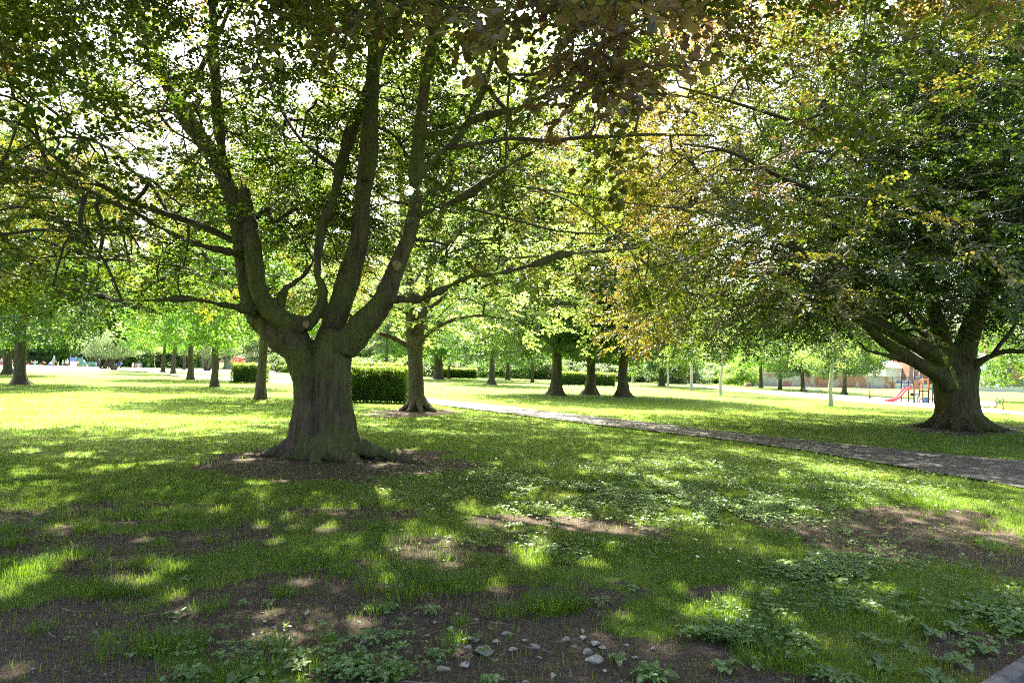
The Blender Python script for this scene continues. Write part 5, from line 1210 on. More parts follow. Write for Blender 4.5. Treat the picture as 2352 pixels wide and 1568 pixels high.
# iron and timber backless park benches
def park_bench(label, px, py, rz):
    t = thing('park_bench', label, 'bench', G(px, py), rz, 'green backless park benches')
    L = 1.85
    for i in range(5):
        mb = MB(); mb.box((0, -.19 + i * .095, .47), (L, .075, .032)); mb.build('seat_slat', M['teal_slat'], t, bevel=.006)
    for sx in (-1, 1):
        mb = MB(); x = sx * (L / 2 - .06); c = lambda pts, r=.021: mb.tube(smooth_poly([Vector((x, a, z)) for a, z in pts], [r] * len(pts), 4)[0], r, 6)
        for s in (-1, 1):
            c([(s * .29, 0), (s * .27, .12), (s * .22, .26), (s * .24, .38), (s * .29, .52), (s * .27, .63), (s * .2, .66), (s * .12, .62)], .024)
            c([(s * .23, .24), (s * .16, .36), (s * .06, .40), (0, .405)], .018)
        c([(-.12, .62), (0, .60), (.12, .62)], .02); c([(-.25, .45), (0, .45), (.25, .45)], .02)
        c([(math.cos(a) * .085, .525 + math.sin(a) * .085) for a in [k * math.pi / 6 for k in range(13)]], .014)
        c([(-.08, .525), (.08, .525)], .012); c([(0, .44), (0, .61)], .012)
        mb.build('end_frame', M['black_iron'], t, smooth=True)
park_bench('green slatted bench with black iron ends beside the trunk of the copper beech', 2266, 939, math.radians(103))
park_bench('smaller looking green bench by the path, between the white birch and the brick wall', 1866, 906, math.radians(113))

# climbing frame with slide
def play_frame():
    o0 = G(v2(3678), v2(1611)); t = thing('climbing_frame', 'colourful climbing frame with a pink slide, orange rails and dark posts behind the copper beech', 'play frame', o0)
    def pst(x, y, h): mb = MB(); mb.tube([(x, y, -.05), (x, y, h)], .048, 10); mb.lathe((x, y, h), [(.055, 0), (.05, .03), (.02, .05)], 10); mb.build('post', M['post_navy'], t, smooth=True)
    for x, y, h in [(-.80, .9, 2.2), (-.40, 0, 2.2), (0, 0, 2.2), (.20, .95, 2.2), (-.2, 1.0, 2.2), (.64, 0, 1.75), (.78, .9, 1.75), (1.0, .55, 1.75), (1.5, .2, 1.6), (1.55, 1.0, 1.6)]: pst(x, y, h)
    mb = MB(); mb.prism([(-.45, -.02), (.02, -.02), (.22, .95), (-.2, 1.02), (-.82, .92)], .94, .99, 'z'); mb.build('deck', M['panel_grey'], t)
    mb = MB(); mb.prism([(.02, .02), (.66, .02), (.8, .92), (.2, .92)], .84, .89, 'z'); mb.build('deck', M['panel_grey'], t)
    for x0, x1, y, z, m_ in [(-.45, .0, -.03, .98, 'orange_paint'), (0, .66, -.03, .87, 'black_iron')]:
        mb = MB(); mb.box(((x0 + x1) / 2, y, z), (x1 - x0, .05, .08)); mb.build('deck_beam', M[m_], t, bevel=.008)
    wave = lambda x0, x1, z0, z1, s: [(x0, z0), (x1, z0), (x1 - .09 * s, (z0 + z1) / 2), (x1 + .02 * s, z1), (x0, z1), (x0 + .09 * s, (z0 + z1) / 2)]
    for x0, x1, y, m_ in [(-1.0, -.74, .42, 'panel_grey'), (-.74, -.62, .40, 'panel_pale'), (-.7, -.47, .1, 'panel_grey')]:
        mb = MB(); mb.prism(wave(x0, x1, 1.05, 1.62, 1), y, y + .03); mb.build('side_panel', M[m_], t)
    mb = MB(); mb.prism([(-.36, 1.04), (-.03, 1.04), (-.03, 1.64), (-.36, 1.64)], -.02, .01); mb.build('front_panel', M['panel_grey'], t)
    for x in (-.38, -.06):
        mb = MB(); mb.tube(smooth_poly([Vector(p) for p in [(x + .02, -.06, 1.1), (x - .03, -.1, 1.15), (x - .03, -.1, 1.55), (x + .02, -.06, 1.6)]], [.02] * 4, 3)[0], .022, 8); mb.build('hand_rail', M['orange_paint'], t, smooth=True)
    mb = MB()
    for z in [1.0 + .03 * k for k in range(22)]: mb.box((.13, -.03, z), (.24, .008, .008))
    mb.build('mesh_panel', M['orange_paint'], t)
    for a, b_ in [((.02, -.03, 1.68), (.62, -.03, 1.68)), ((.02, -.03, .98), (.62, -.03, .98)), ((.02, -.03, .98), (.02, -.03, 1.68)), ((.26, -.03, .98), (.26, -.03, 1.68)), ((.6, -.03, .98), (.6, -.03, 1.68)), ((.2, .93, 1.6), (.78, .9, 1.6)), ((.66, 0, 1.2), (1.0, .5, 1.18))]:
        mb = MB(); mb.tube([a, b_], .024, 8); mb.build('rail', M['orange_paint'], t, smooth=True)
    for x in (.3, .8):
        mb = MB(); mb.tube(smooth_poly([Vector(p) for p in [(x, .3, .9), (x + .1, .2, .65), (x + .35, .2, .57), (x + .5, .3, .6)]], [.02] * 4, 4)[0], .022, 8); mb.build('curved_step', M['orange_paint'], t, smooth=True)
    mb = MB()
    for i in range(6): mb.tube([(.7 + .06 * i, .05, 1.15), (.68 + .075 * i, .1, .75)], .01, 5)
    for z in (.8, .92, 1.04): mb.tube([(.66, .08, z), (1.1, .08, z)], .01, 5)
    mb.build('rope_net', M['green_paint'], t)
    # slide: two flanks and a bed
    prof = [(-.50, 1.02), (-.68, 1.04), (-.95, .86), (-1.2, .56), (-1.5, .28), (-1.85, .13), (-2.25, .09)]
    pp = [Vector((a, 0, z)) for a, z in prof]; sp, _ = smooth_poly(pp, [1] * len(pp), 4)
    bed = MB(); v = []; f = []
    for i, p in enumerate(sp):
        for yy, dz in ((.10, .0), (.16, -.03), (.38, -.03), (.44, .0)): v.append((p.x, yy, p.z + dz - .02))
    for i in range(len(sp) - 1):
        for k in range(3): f.append((i * 4 + k, i * 4 + k + 1, i * 4 + k + 5, i * 4 + k + 4))
    bed.add(v, f); sl = bed.build('slide', M['slide_steel'], t, smooth=True)
    for y in (.08, .46):
        mb = MB(); v = []
        for p in sp: v += [(p.x, y - .022, p.z - .1), (p.x, y + .022, p.z - .1), (p.x, y + .03, p.z + .12), (p.x, y - .03, p.z + .12)]
        f = [(i * 4 + k, i * 4 + (k + 1) % 4, i * 4 + 4 + (k + 1) % 4, i * 4 + 4 + k) for i in range(len(sp) - 1) for k in range(4)] + [(0, 1, 2, 3), tuple(len(v) - 4 + k for k in (3, 2, 1, 0))]
        mb.add(v, f); mb.build('slide_flank', M['slide_pink'], sl)
    # net ladder
    mb = MB(); A0, A1, C0, C1 = Vector((-.36, -.05, .92)), Vector((-.12, -.05, .92)), Vector((-.80, -.85, .0)), Vector((-.45, -.85, .0))
    for s in (0, .33, .66, 1): mb.tube([A0.lerp(A1, s), C0.lerp(C1, s)], .011, 5)
    for k in range(9): s = k / 8; mb.tube([A0.lerp(C0, s), A1.lerp(C1, s)], .012, 5)
    mb.build('rope_ladder', M['rope'], t)
    mb = MB(); mb.box((-.19, .1, .24), (.34, .04, .40)); mb.build('low_panel', M['panel_blue'], t)
    mb = MB(); mb.prism([(.24, .04), (.62, .04), (.62, .42), (.24, .42)], -.03, .01); lp = mb.build('low_panel', M['panel_blue'], t)
    mb = MB(); mb.prism([(.26, .40), (.30, .40), (.42, .12), (.54, .09), (.55, .06), (.36, .06)], -.045, -.033); mb.build('panel_motif', M['panel_pale'], lp)
    mb = MB(); mb.box((.05, .7, .56), (.6, .04, .2)); mb.build('low_panel', M['cloth_dark'], t)
    mb = MB(); mb.tube(smooth_poly([Vector(p) for p in [(-.8, .9, 2.1), (-.6, .5, 2.1), (-.4, .1, 2.2)]], [.02] * 3, 3)[0], .02, 6); mb.build('rail', M['post_navy'], t)
play_frame()
M['post_navy']
t = thing('spinner_pole', 'thin red and black standing spinner pole with a round foot plate near the slide', 'spinner', G(v2(3479), v2(1597)))
mb = MB(); mb.tube([(0, 0, 0), (0, 0, .16)], .07, 12); mb.build('base', M['wood_slat'], t); mb = MB(); mb.lathe((0, 0, .16), [(.06, 0), (.34, .01), (.34, .05), (.06, .06)], 20); mb.build('foot_plate', M['black_iron'], t)
mb = MB(); mb.tube([(0, 0, .2), (0, 0, .85)], .05, 10); mb.build('pole', M['red_paint'], t, smooth=True); mb = MB(); mb.tube([(0, 0, .85), (0, 0, 1.3), (0, 0, 1.42)], [.05, .045, .03], 10); mb.build('grip', M['black_iron'], t, smooth=True)
# rubber surface under the climbing frame
a = [G(v2(x), v2(y)) for x, y in [(3440, 1596), (3560, 1600), (3760, 1601), (3980, 1606), (3990, 1626), (3760, 1626), (3540, 1613), (3430, 1603)]]
mb = MB(); mb.add([(p.x, p.y, .03) for p in a], [tuple(range(len(a)))]); tag(mb.build('safety_surface', M['rubber_ground']), kind='structure')

# old brick wall, low wall with railings, road, houses, cars
def wall_run(name, label, cat, p0, p1, h, th, mat, cap=True):
    t = thing(name, label, cat, p0, math.atan2(p1.y - p0.y, p1.x - p0.x)); L = (p1 - p0).length
    mb = MB(); mb.box((L / 2, 0, h / 2 - .1), (L, th, h + .2)); mb.build('wall', mat, t)
    if cap: mb = MB(); mb.box((L / 2, 0, h + .045), (L + .06, th + .10, .09)); mb.build('coping', M['stone_pale'], t, bevel=.01)
    return t, L
w0, w1, w2_ = at_px(1722, 113), at_px(2053, 124), at_px(2560, 126)
t, L = wall_run('brick_wall', 'long old brick park wall with peeling render patches', 'wall', w0, w1, 2.15, .35, M['brick_old'])
for x in (L * .45, L * .99):
    mb = MB(); mb.box((x, -.2, 1.05), (.55, .22, 2.1), taper=.8); mb.build('buttress', M['brick_old'], t)
t, L = wall_run('railing_wall', 'low stone wall topped by green railings beside the road', 'railing', w1, w2_, .85, .4, M['stone_pale'])
n = int(L / 2.4)
for i in range(n + 1):
    mb = MB(); mb.box((i * L / n, -.02, 1.55), (.07, .07, 1.4)); mb.build('railing_post', M['green_paint'], t)
for i in range(n):
    mb = MB(); x0 = i * L / n
    for z in (1.02, 2.12): mb.box((x0 + L / n / 2, 0, z), (L / n - .08, .03, .03))
    for k in range(1, 17): mb.box((x0 + k * L / n / 17, 0, 1.6), (.018, .018, 1.25))
    mb.build('railing_panel', M['dark_green_paint'], t)
mb = MB(); q = [at_px(1990, 128), at_px(2620, 128), at_px(2620, 145), at_px(1990, 145)]; mb.add([(p.x, p.y, .02) for p in q], [(0, 1, 2, 3)]); tag(mb.build('road', M['asphalt']), kind='structure')
def house(label, px0, px1, D, h, wallm, storeys, roofm, roofh, bay=False):
    a, b_ = at_px(px0, D), at_px(px1, D); w = b_.x - a.x; d = 8; t = thing('house', label, 'house', a)
    mb = MB(); mb.box((w / 2, d / 2, h / 2), (w - .02, d, h)); mb.build('wall', wallm, t)
    mb = MB(); mb.add([(-.1, -.3, h), (w + .1, -.3, h), (w + .1, d + .3, h), (-.1, d + .3, h), (-.1, d / 2, h + roofh), (w + .1, d / 2, h + roofh)], [(0, 1, 5, 4), (2, 3, 4, 5), (0, 4, 3), (1, 2, 5), (0, 3, 2, 1)]); rf_ = mb.build('roof', roofm, t)
    mb = MB(); mb.box((w - .6, d / 2, h + roofh + .1), (.9, .6, 1.6)); mb.box((w - .8, d / 2, h + roofh + 1.0), (.2, .2, .3)); mb.box((w - .4, d / 2, h + roofh + 1.0), (.2, .2, .3)); mb.build('chimney', M['brick'], rf_)
    nw = max(1, int(w / 2.6))
    for s in range(storeys):
        for k in range(nw):
            cx = w * (k + .5) / nw; cz = 1.7 + s * 2.8
            if s == 0 and k == nw - 1 and nw > 1:
                mb = MB(); mb.box((cx, -.03, 1.05), (1.0, .08, 2.1)); dr = mb.build('door', M['dark_green_paint'], t); mb = MB(); mb.box((cx + .35, -.1, 1.05), (.05, .05, .15)); mb.build('door_handle', M['slide_steel'], dr); continue
            mb = MB()
            for q_ in (-1, 1): mb.box((cx + q_ * .62, -.05, cz), (.09, .12, 1.4)); mb.box((cx, -.05, cz + q_ * .7), (1.33, .12, .09))
            mb.box((cx, -.055, cz), (.05, .09, 1.32)); mb.box((cx, -.056, cz + .2), (1.16, .085, .05)); wf = mb.build('window', M['white_paint'], t)
            mb = MB(); mb.box((cx, -.012, cz), (1.2, .03, 1.36)); mb.build('pane', M['glass_dark'], wf)
    return t
house('low pale rendered building with a flat pale roof behind the railings', 2035, 2088, 155, 4.4, M['render_white'], 1, M['roof_pale'], 1.6)
house('red brick house with white framed windows glimpsed behind the copper beech limbs', 2089, 2150, 152, 6.2, M['brick'], 2, M['slate'], 2.2)
house('brick house hidden mostly behind the copper beech trunk', 2151, 2225, 156, 6.0, M['brick'], 2, M['slate'], 2.2)
house('white rendered house right of the copper beech trunk', 2226, 2300, 152, 6.2, M['render_white'], 2, M['slate'], 2.2)
house('brick house at the right edge of the picture behind the drooping tree', 2301, 2400, 155, 6.2, M['brick'], 2, M['slate'], 2.2)
def car(label, px, D, paint, flip=1):
    t = thing('parked_car', label, 'car', at_px(px, D), 0 if flip > 0 else math.pi, 'cars parked along the road')
    mb = MB(); W = 1.7
    prof = [(-2.1, .35), (-2.15, .62), (-2.05, .85), (-1.2, .95), (1.55, .98), (1.95, .9), (2.1, .6), (2.05, .35)]
    mb.prism(prof, -W / 2, W / 2); mb.build('body', M[paint], t, bevel=.06)
    mb = MB(); rp = [(-1.25, .95), (-.55, 1.42), (.75, 1.45), (1.6, .97)]; v = [(x, s * (W / 2 - (.04 if z < 1 else .16)), z) for s in (-1, 1) for x, z in rp]
    mb.add(v, [(0, 1, 2, 3), (7, 6, 5, 4), (0, 4, 5, 1), (1, 5, 6, 2), (2, 6, 7, 3), (0, 3, 7, 4)]); mb.build('window_band', M['glass_dark'], t)
    mb = MB(); mb.box((.1, 0, 1.452), (1.35, 1.36, .035)); mb.build('roof', M[paint], t, bevel=.012)
    for x in (-1.3, 1.3):
        for s in (-1, 1):
            mb = MB(); v = []; R_ = .32
            mb.tube([(x, s * (W / 2 - .16), R_), (x, s * (W / 2 + .02), R_)], R_, 18); wh = mb.build('wheel', M['tyre'], t); mb = MB(); mb.tube([(x, s * (W / 2 + .0), R_), (x, s * (W / 2 + .03), R_)], .19, 14); mb.build('rim', M['slide_steel'], wh)
    for s in (-1, 1): mb = MB(); mb.box((-2.09, s * .6, .72), (.08, .3, .14)); mb.build('headlight', M['lamp_glass'], t, bevel=.02)
car('white car parked behind the railings, left of the climbing frame', 2062, 134, 'car_white'); car('silver grey car parked beside the white car behind the railings', 2090, 138, 'car_silver', -1)
car('bright red car seen over the low wall right of the copper beech', 2245, 133, 'car_red'); car('silver car parked in front of the red car at the right', 2300, 134, 'car_silver'); 

# gateway wall at the far left
D_ = 158; a = at_px(v2(700), D_); b_ = at_px(v2(925), D_); L = b_.x - a.x; t = thing('gateway', 'pale stone park gateway with green doors and an arched iron gate', 'gateway', a)
X_ = lambda s: (at_px(v2(s), D_).x - a.x)
for s0, s1, h, m_ in [(700, 718, 2.3, 'stone_pale'), (718, 768, 2.5, 'render_white'), (768, 789, 2.7, 'stone_pale'), (804, 868, 2.5, 'render_white'), (897, 905, 3.1, 'stone_pale'), (905, 925, 2.6, 'render_white')]:
    mb = MB(); mb.box(((X_(s0) + X_(s1)) / 2, 0, h / 2), (X_(s1) - X_(s0) - .01, .5, h)); mb.build('wall', M[m_], t)
for s0, s1 in [(789, 804), (868, 877)]: mb = MB(); mb.box(((X_(s0) + X_(s1)) / 2, -.05, 1.25), (X_(s1) - X_(s0) - .03, .12, 2.5)); mb.build('door', M['green_paint'], t)
mb = MB(); cx, r_ = (X_(877) + X_(897)) / 2, (X_(897) - X_(877)) / 2
for k in range(10): al = math.pi * (k + .5) / 10; mb.box((cx + math.cos(al) * (r_ - .08), -.1, 1.9 + math.sin(al) * (r_ - .08)), (.34, .4, .16), Matrix.Rotation(-(al - math.pi / 2), 3, 'Y'))
mb.build('arch', M['stone_pale'], t); mb = MB()
for k in range(8): x = cx + (k - 3.5) * .12; mb.box((x, 0, 1.2), (.03, .03, 2.4 - abs(k - 3.5) * .08))
for z in (.3, 1.2, 1.9): mb.box((cx, .04, z), (.9, .03, .05))
mb.build('iron_gate', M['black_iron'], t)
t = thing('railing', 'white vertical railing behind the low square hedge', 'railing', at_px(v2(927), 160)); mb = MB(); Lr = at_px(v2(1010), 160).x - at_px(v2(927), 160).x
for k in range(28): mb.box((k * Lr / 27, 0, 1.15), (.05, .05, 2.3))
mb.build('pickets', M['white_paint'], t); mb = MB(); mb.box((Lr / 2, .06, 2.0), (Lr, .05, .06)); mb.box((Lr / 2, .06, .4), (Lr, .05, .06)); mb.build('rails', M['white_paint'], t)
# red arched play sculpture
t = thing('play_sculpture', 'red arched metal climbing sculpture standing beyond the low square hedge', 'climbing frame', at_px(v2(953), 120)); t.scale = (1.2, 1.2, 1.2)
for k in range(4):
    al = math.pi / 4 + k * math.pi / 2; mb = MB(); mb.tube(smooth_poly([Vector((math.cos(al) * r, math.sin(al) * r, z)) for r, z in [(.85, 0), (.9, .9), (.8, 1.5), (.5, 1.95), (0, 2.1)]], [.1, .09, .09, .1, .12], 4)[0], .10, 8); mb.build('leg', M['red_paint'], t, smooth=True)
for z, r in ((1.45, .84), (1.9, .55)): mb = MB(); mb.tube([Vector((math.cos(k * .3927) * r, math.sin(k * .3927) * r, z + .06 * math.sin(k * 1.57))) for k in range(17)], .08, 8); mb.build('ring', M['red_paint'], t, smooth=True)

# brick shelter with green doors
D_ = 119; a = at_px(v2(2652), D_); b_ = at_px(v2(2785), D_); L = b_.x - a.x; t = thing('shelter', 'low red brick shelter with two bright green doors behind the birches', 'building', a)
for x0, x1 in [(0, L * .53), (L * .60, L * .82), (L * .93, L)]: mb = MB(); mb.box(((x0 + x1) / 2, .15, 1.3), (x1 - x0 - .01, .3, 2.6)); mb.build('wall', M['brick'], t)
mb = MB(); mb.box((L / 2, 1.8, 1.3), (L - .1, 2.9, 2.55)); mb.build('back_room', M['cloth_dark'], t)
for x0, x1 in [(L * .53, L * .60), (L * .82, L * .93)]: mb = MB(); mb.box(((x0 + x1) / 2, .05, 1.2), (x1 - x0, .1, 2.4)); mb.build('door', M['green_door'] if 'green_door' in M else M['green_paint'], t)
mb = MB(); mb.box((L / 2, 1.6, 2.72), (L + .5, 4.0, .2)); mb.build('roof', M['slate'], t, bevel=.03)

# small things on the lawns
g = G(v2(2168), v2(1515)); t = thing('sapling', 'staked young sapling with a white stem in front of the dark shrubbery', 'tree', g); s_ = PR['sapling']; link('trunk', s_[0], t); link('crown', s_[2], t); t.scale = (1.1, 1.1, 1.1)
for dx in (-.45, .35): mb = MB(); mb.tube([(dx, 0, -.05), (dx, 0, 1.25), (dx, 0, 1.32)], [.05, .05, .03], 8); mb.build('stake', M['wood_slat'], t); 
t = thing('traffic_cone', 'orange traffic cone on the lawn left of the massive forked tree', 'cone', G(v2(2622), v2(1526))); mb = MB(); mb.lathe((0, 0, .04), [(.19, 0), (.05, .62), (.035, .66)], 16); mb.build('cone', M['orange_paint'], t, smooth=True); mb = MB(); mb.box((0, 0, .02), (.46, .46, .04)); mb.build('base', M['orange_paint'], t, bevel=.01)
mb = MB(); mb.lathe((0, 0, .25), [(.152, 0), (.112, .14)], 16); mb.build('reflective_band', M['white_paint'], t)
g = G(v2(2992), v2(1545)); t = thing('tree_stump', 'pale cut tree stump beside the round green bush', 'stump', g); mb = MB(); mb.lathe((0, 0, -.05), [(.75, 0), (.55, .2), (.45, .55), (.44, .6)], 14); mb.build('stump', M['bark_pine'], t, smooth=True); mb = MB(); mb.lathe((0, 0, .552), [(.43, 0), (.40, .02)], 14); mb.build('cut_face', M['cut_wood'], t)
def slat_bench(label, px, py, rz, mat, frame, name='park_bench', grp=None, L=1.7):
    t = thing(name, label, 'bench', G(px, py), rz, grp)
    for k in range(4): mb = MB(); mb.box((0, -.18 + k * .12, .45), (L, .10, .035)); mb.build('seat_slat', mat, t, bevel=.006)
    for k in range(4): mb = MB(); mb.box((0, .28 + k * .02, .56 + k * .12), (L, .03, .10)); mb.build('back_slat', mat, t, bevel=.006)
    for sx in (-1, 1):
        mb = MB(); x = sx * (L / 2 - .12); mb.tube([(x, -.2, 0), (x, -.2, .43)], .025, 6); mb.tube([(x, .24, 0), (x, .24, .45), (x, .36, .98)], .025, 6); mb.tube([(x, -.22, .43), (x, .26, .43)], .022, 6); mb.tube([(x, -.2, .43), (x, -.2, .65), (x, .29, .66)], .02, 6); mb.build('leg', frame, t, smooth=True)
    return t
slat_bench('pale slatted wooden bench against the far shrubbery right of the three big trees', v2(2575), v2(1523), 0, M['stone_pale'], M['black_iron'])
slat_bench('brown slatted park bench at the far left edge of the paving', v2(18), v2(1468), math.pi, M['wood_slat'], M['black_iron'], L=2.6)
slat_bench('long green bench with a sloping back on the left paving', v2(350), v2(1471), math.pi + .15, M['teal_slat'], M['green_paint'], L=2.4)
def planter(label, px, py, s=1.0):
    t = thing('planter', label, 'planter', G(px, py), 0, 'square grey concrete planters'); mb = MB(); mb.box((0, 0, .42 * s), (1.0 * s, 1.0 * s, .84 * s)); mb.build('box', M['concrete'], t, bevel=.03); mb = MB(); mb.box((0, 0, .85 * s), (.86 * s, .86 * s, .06)); mb.build('soil', M['hedge_core'], t)
    c = PR['sapling'][2]; o = link('plants', c, t); o.scale = (.3, .3, .18); o.location = (0, 0, .5 * s)
planter('grey square planter behind the girl in the white dress', v2(554), v2(1469)); planter('grey square planter right of the slim young tree', v2(631), v2(1469)); planter('small grey planter near the gateway, partly behind a trunk', v2(703), v2(1469), .8)
# play equipment on the left paving
o0 = G(v2(303), v2(1465)); t = thing('play_panel_frame', 'small blue and green play tower with a ramp behind the green bench', 'play frame', o0); pm_ = 36.0 / 2.352
for x in (-1.05, -.1, .05, 1.1): mb = MB(); mb.tube([(x, 0, 0), (x, 0, 1.75)], .05, 8); mb.build('post', M['panel_grey'], t, smooth=True)
mb = MB(); mb.box((-.58, 0, 1.1), (.86, .05, .95)); mb.build('panel', M['cloth_blue'], t); mb = MB(); mb.box((.65, 0, 1.1), (.8, .05, .95)); mb.build('panel', M['green_paint'], t); mb = MB(); mb.box((0, .5, .55), (2.1, 1.0, .08)); mb.build('deck', M['panel_grey'], t)
mb = MB(); mb.prism([(1.1, 1.2), (1.9, .05), (2.0, .05), (1.2, 1.25)], 0, .5); mb.build('ramp', M['panel_grey'], t)
t = thing('activity_board', 'white sloping activity board with red knobs beside the green bench', 'play board', G(v2(293), v2(1471)))
mb = MB(); mb.prism([(-.55, .35), (.45, .35), (.6, 1.0), (-.5, 1.0)], 0, .05); bd = mb.build('board', M['white_paint'], t)
for x in (-.2, .25): mb = MB(); mb.tube([(x - .06, -.04, .7), (x + .06, -.04, .7)], .03, 8); mb.build('knob', M['red_paint'], bd)
for x in (-.4, .35): mb = MB(); mb.tube([(x, .05, 0), (x, .05, .5)], .035, 8); mb.build('leg', M['slide_steel'], t)
for i, (sx, lb) in enumerate([(112, 'red spring rocker on the left paving beside the leftmost trunk'), (160, 'red spring rocker just behind the toddler in turquoise')]):
    t = thing('spring_rocker', lb, 'play toy', G(v2(sx), v2(1466)), .2, 'red spring rockers')
    mb = MB(); mb.box((0, 0, .55), (1.5, .09, .06)); mb.build('beam', M['black_iron'], t, bevel=.01)
    for s in (-1, 1):
        mb = MB(); mb.lathe((s * .6, 0, .6), [(.22, 0), (.24, .06), (.12, .1)], 14); mb.build('seat', M['red_paint'], t, smooth=True); mb = MB(); mb.tube([(s * .4, -.14, .85), (s * .4, .14, .85)], .02, 6); mb.tube([(s * .4, 0, .58), (s * .4, 0, .85)], .02, 6); mb.build('handle', M['slide_steel'], t)
    mb = MB(); mb.tube([Vector((math.cos(k * .8) * .12, math.sin(k * .8) * .12, .5 * k / 34)) for k in range(35)], .018, 6); mb.build('spring', M['red_paint'], t)
t = thing('cafe_chair', 'pale green metal chair on the left paving near the planters', 'chair', G(v2(590), v2(1477)), .3); 
mb = MB(); mb.box((0, 0, .44), (.45, .45, .03)); mb.build('seat', M['teal_slat'], t); mb = MB(); mb.box((.05, .22, .72), (.45, .03, .34)); mb.build('backrest', M['teal_slat'], t)
for sx in (-1, 1):
    for sy in (-1, 1): mb = MB(); mb.tube([(sx * .2, sy * .2, .43), (sx * .24, sy * .24, 0)], .014, 6); mb.build('leg', M['green_paint'], t)
def pram(label, px, py, mat, rz):
    t = thing('pushchair', label, 'pushchair', G(px, py), rz, 'pushchairs on the paving')
    mb = MB(); v = []; 
    mb.tube(smooth_poly([Vector(p) for p in [(-.3, 0, .5), (-.1, 0, .42), (.15, 0, .45), (.3, 0, .8)]], [.2, .22, .22, .18], 3)[0], [.2] * 10, 10); mb.build('seat', M[mat], t, smooth=True)
    mb = MB(); mb.add([(.3 + .34 * math.cos(a_) * math.sin(b2), .26 * math.cos(b2), .75 + .3 * math.sin(a_) * math.sin(b2)) for a_ in [k * math.pi / 10 for k in range(11)] for b2 in [j * math.pi / 6 for j in range(7)]], [(i * 7 + j, i * 7 + j + 1, i * 7 + j + 8, i * 7 + j + 7) for i in range(10) for j in range(6)]); mb.build('hood', M[mat], t, smooth=True)
    mb = MB(); 
    for s in (-.22, .22): mb.tube([(-.4, s, .12), (.2, s, .5), (.6, s, 1.0)], .016, 6); mb.tube([(.4, s, .12), (-.1, s, .5)], .016, 6)
    mb.tube([(.6, -.22, 1.0), (.6, .22, 1.0)], .018, 6); mb.build('frame', M['black_iron'], t)
    for x in (-.4, .4):
        for s in (-.25, .25): mb = MB(); mb.tube([(x, s - .02, .12), (x, s + .02, .12)], .12, 14); mb.build('wheel', M['tyre'], t)
pram('black pushchair half hidden by the leaning yew', v2(440), v2(1474), 'cloth_dark', 0); pram('dark blue hooded pushchair right of the leaning yew', v2(472), v2(1473), 'cloth_blue', .4)

# ------------------------------------------------------------------ people
def skin_body(name, joints, edges, mat, sub=2):
    """joints: list of (x,y,z,r)"""
    me = bpy.data.meshes.new(name); me.from_pydata([j[:3] for j in joints], edges, [])
    o = bpy.data.objects.new(name, me); COL.objects.link(o)
    md = o.modifiers.new('skin', 'SKIN'); md.use_smooth_shade = True
    for i, j in enumerate(joints):
        sv = me.skin_vertices[0].data[i]; r = j[3]; sv.radius = (r, j[4]) if len(j) > 4 else (r, r)
    me.skin_vertices[0].data[0].use_root = True
    s = o.modifiers.new('sub', 'SUBSURF'); s.levels = sub; s.render_levels = sub
    dg = bpy.context.evaluated_depsgraph_get(); dg.update(); nm = bpy.data.meshes.new_from_object(o.evaluated_get(dg), depsgraph=dg)
    bpy.data.objects.remove(o); bpy.data.meshes.remove(me); nm.name = name; nm.materials.clear(); nm.materials.append(M[mat]); return nm
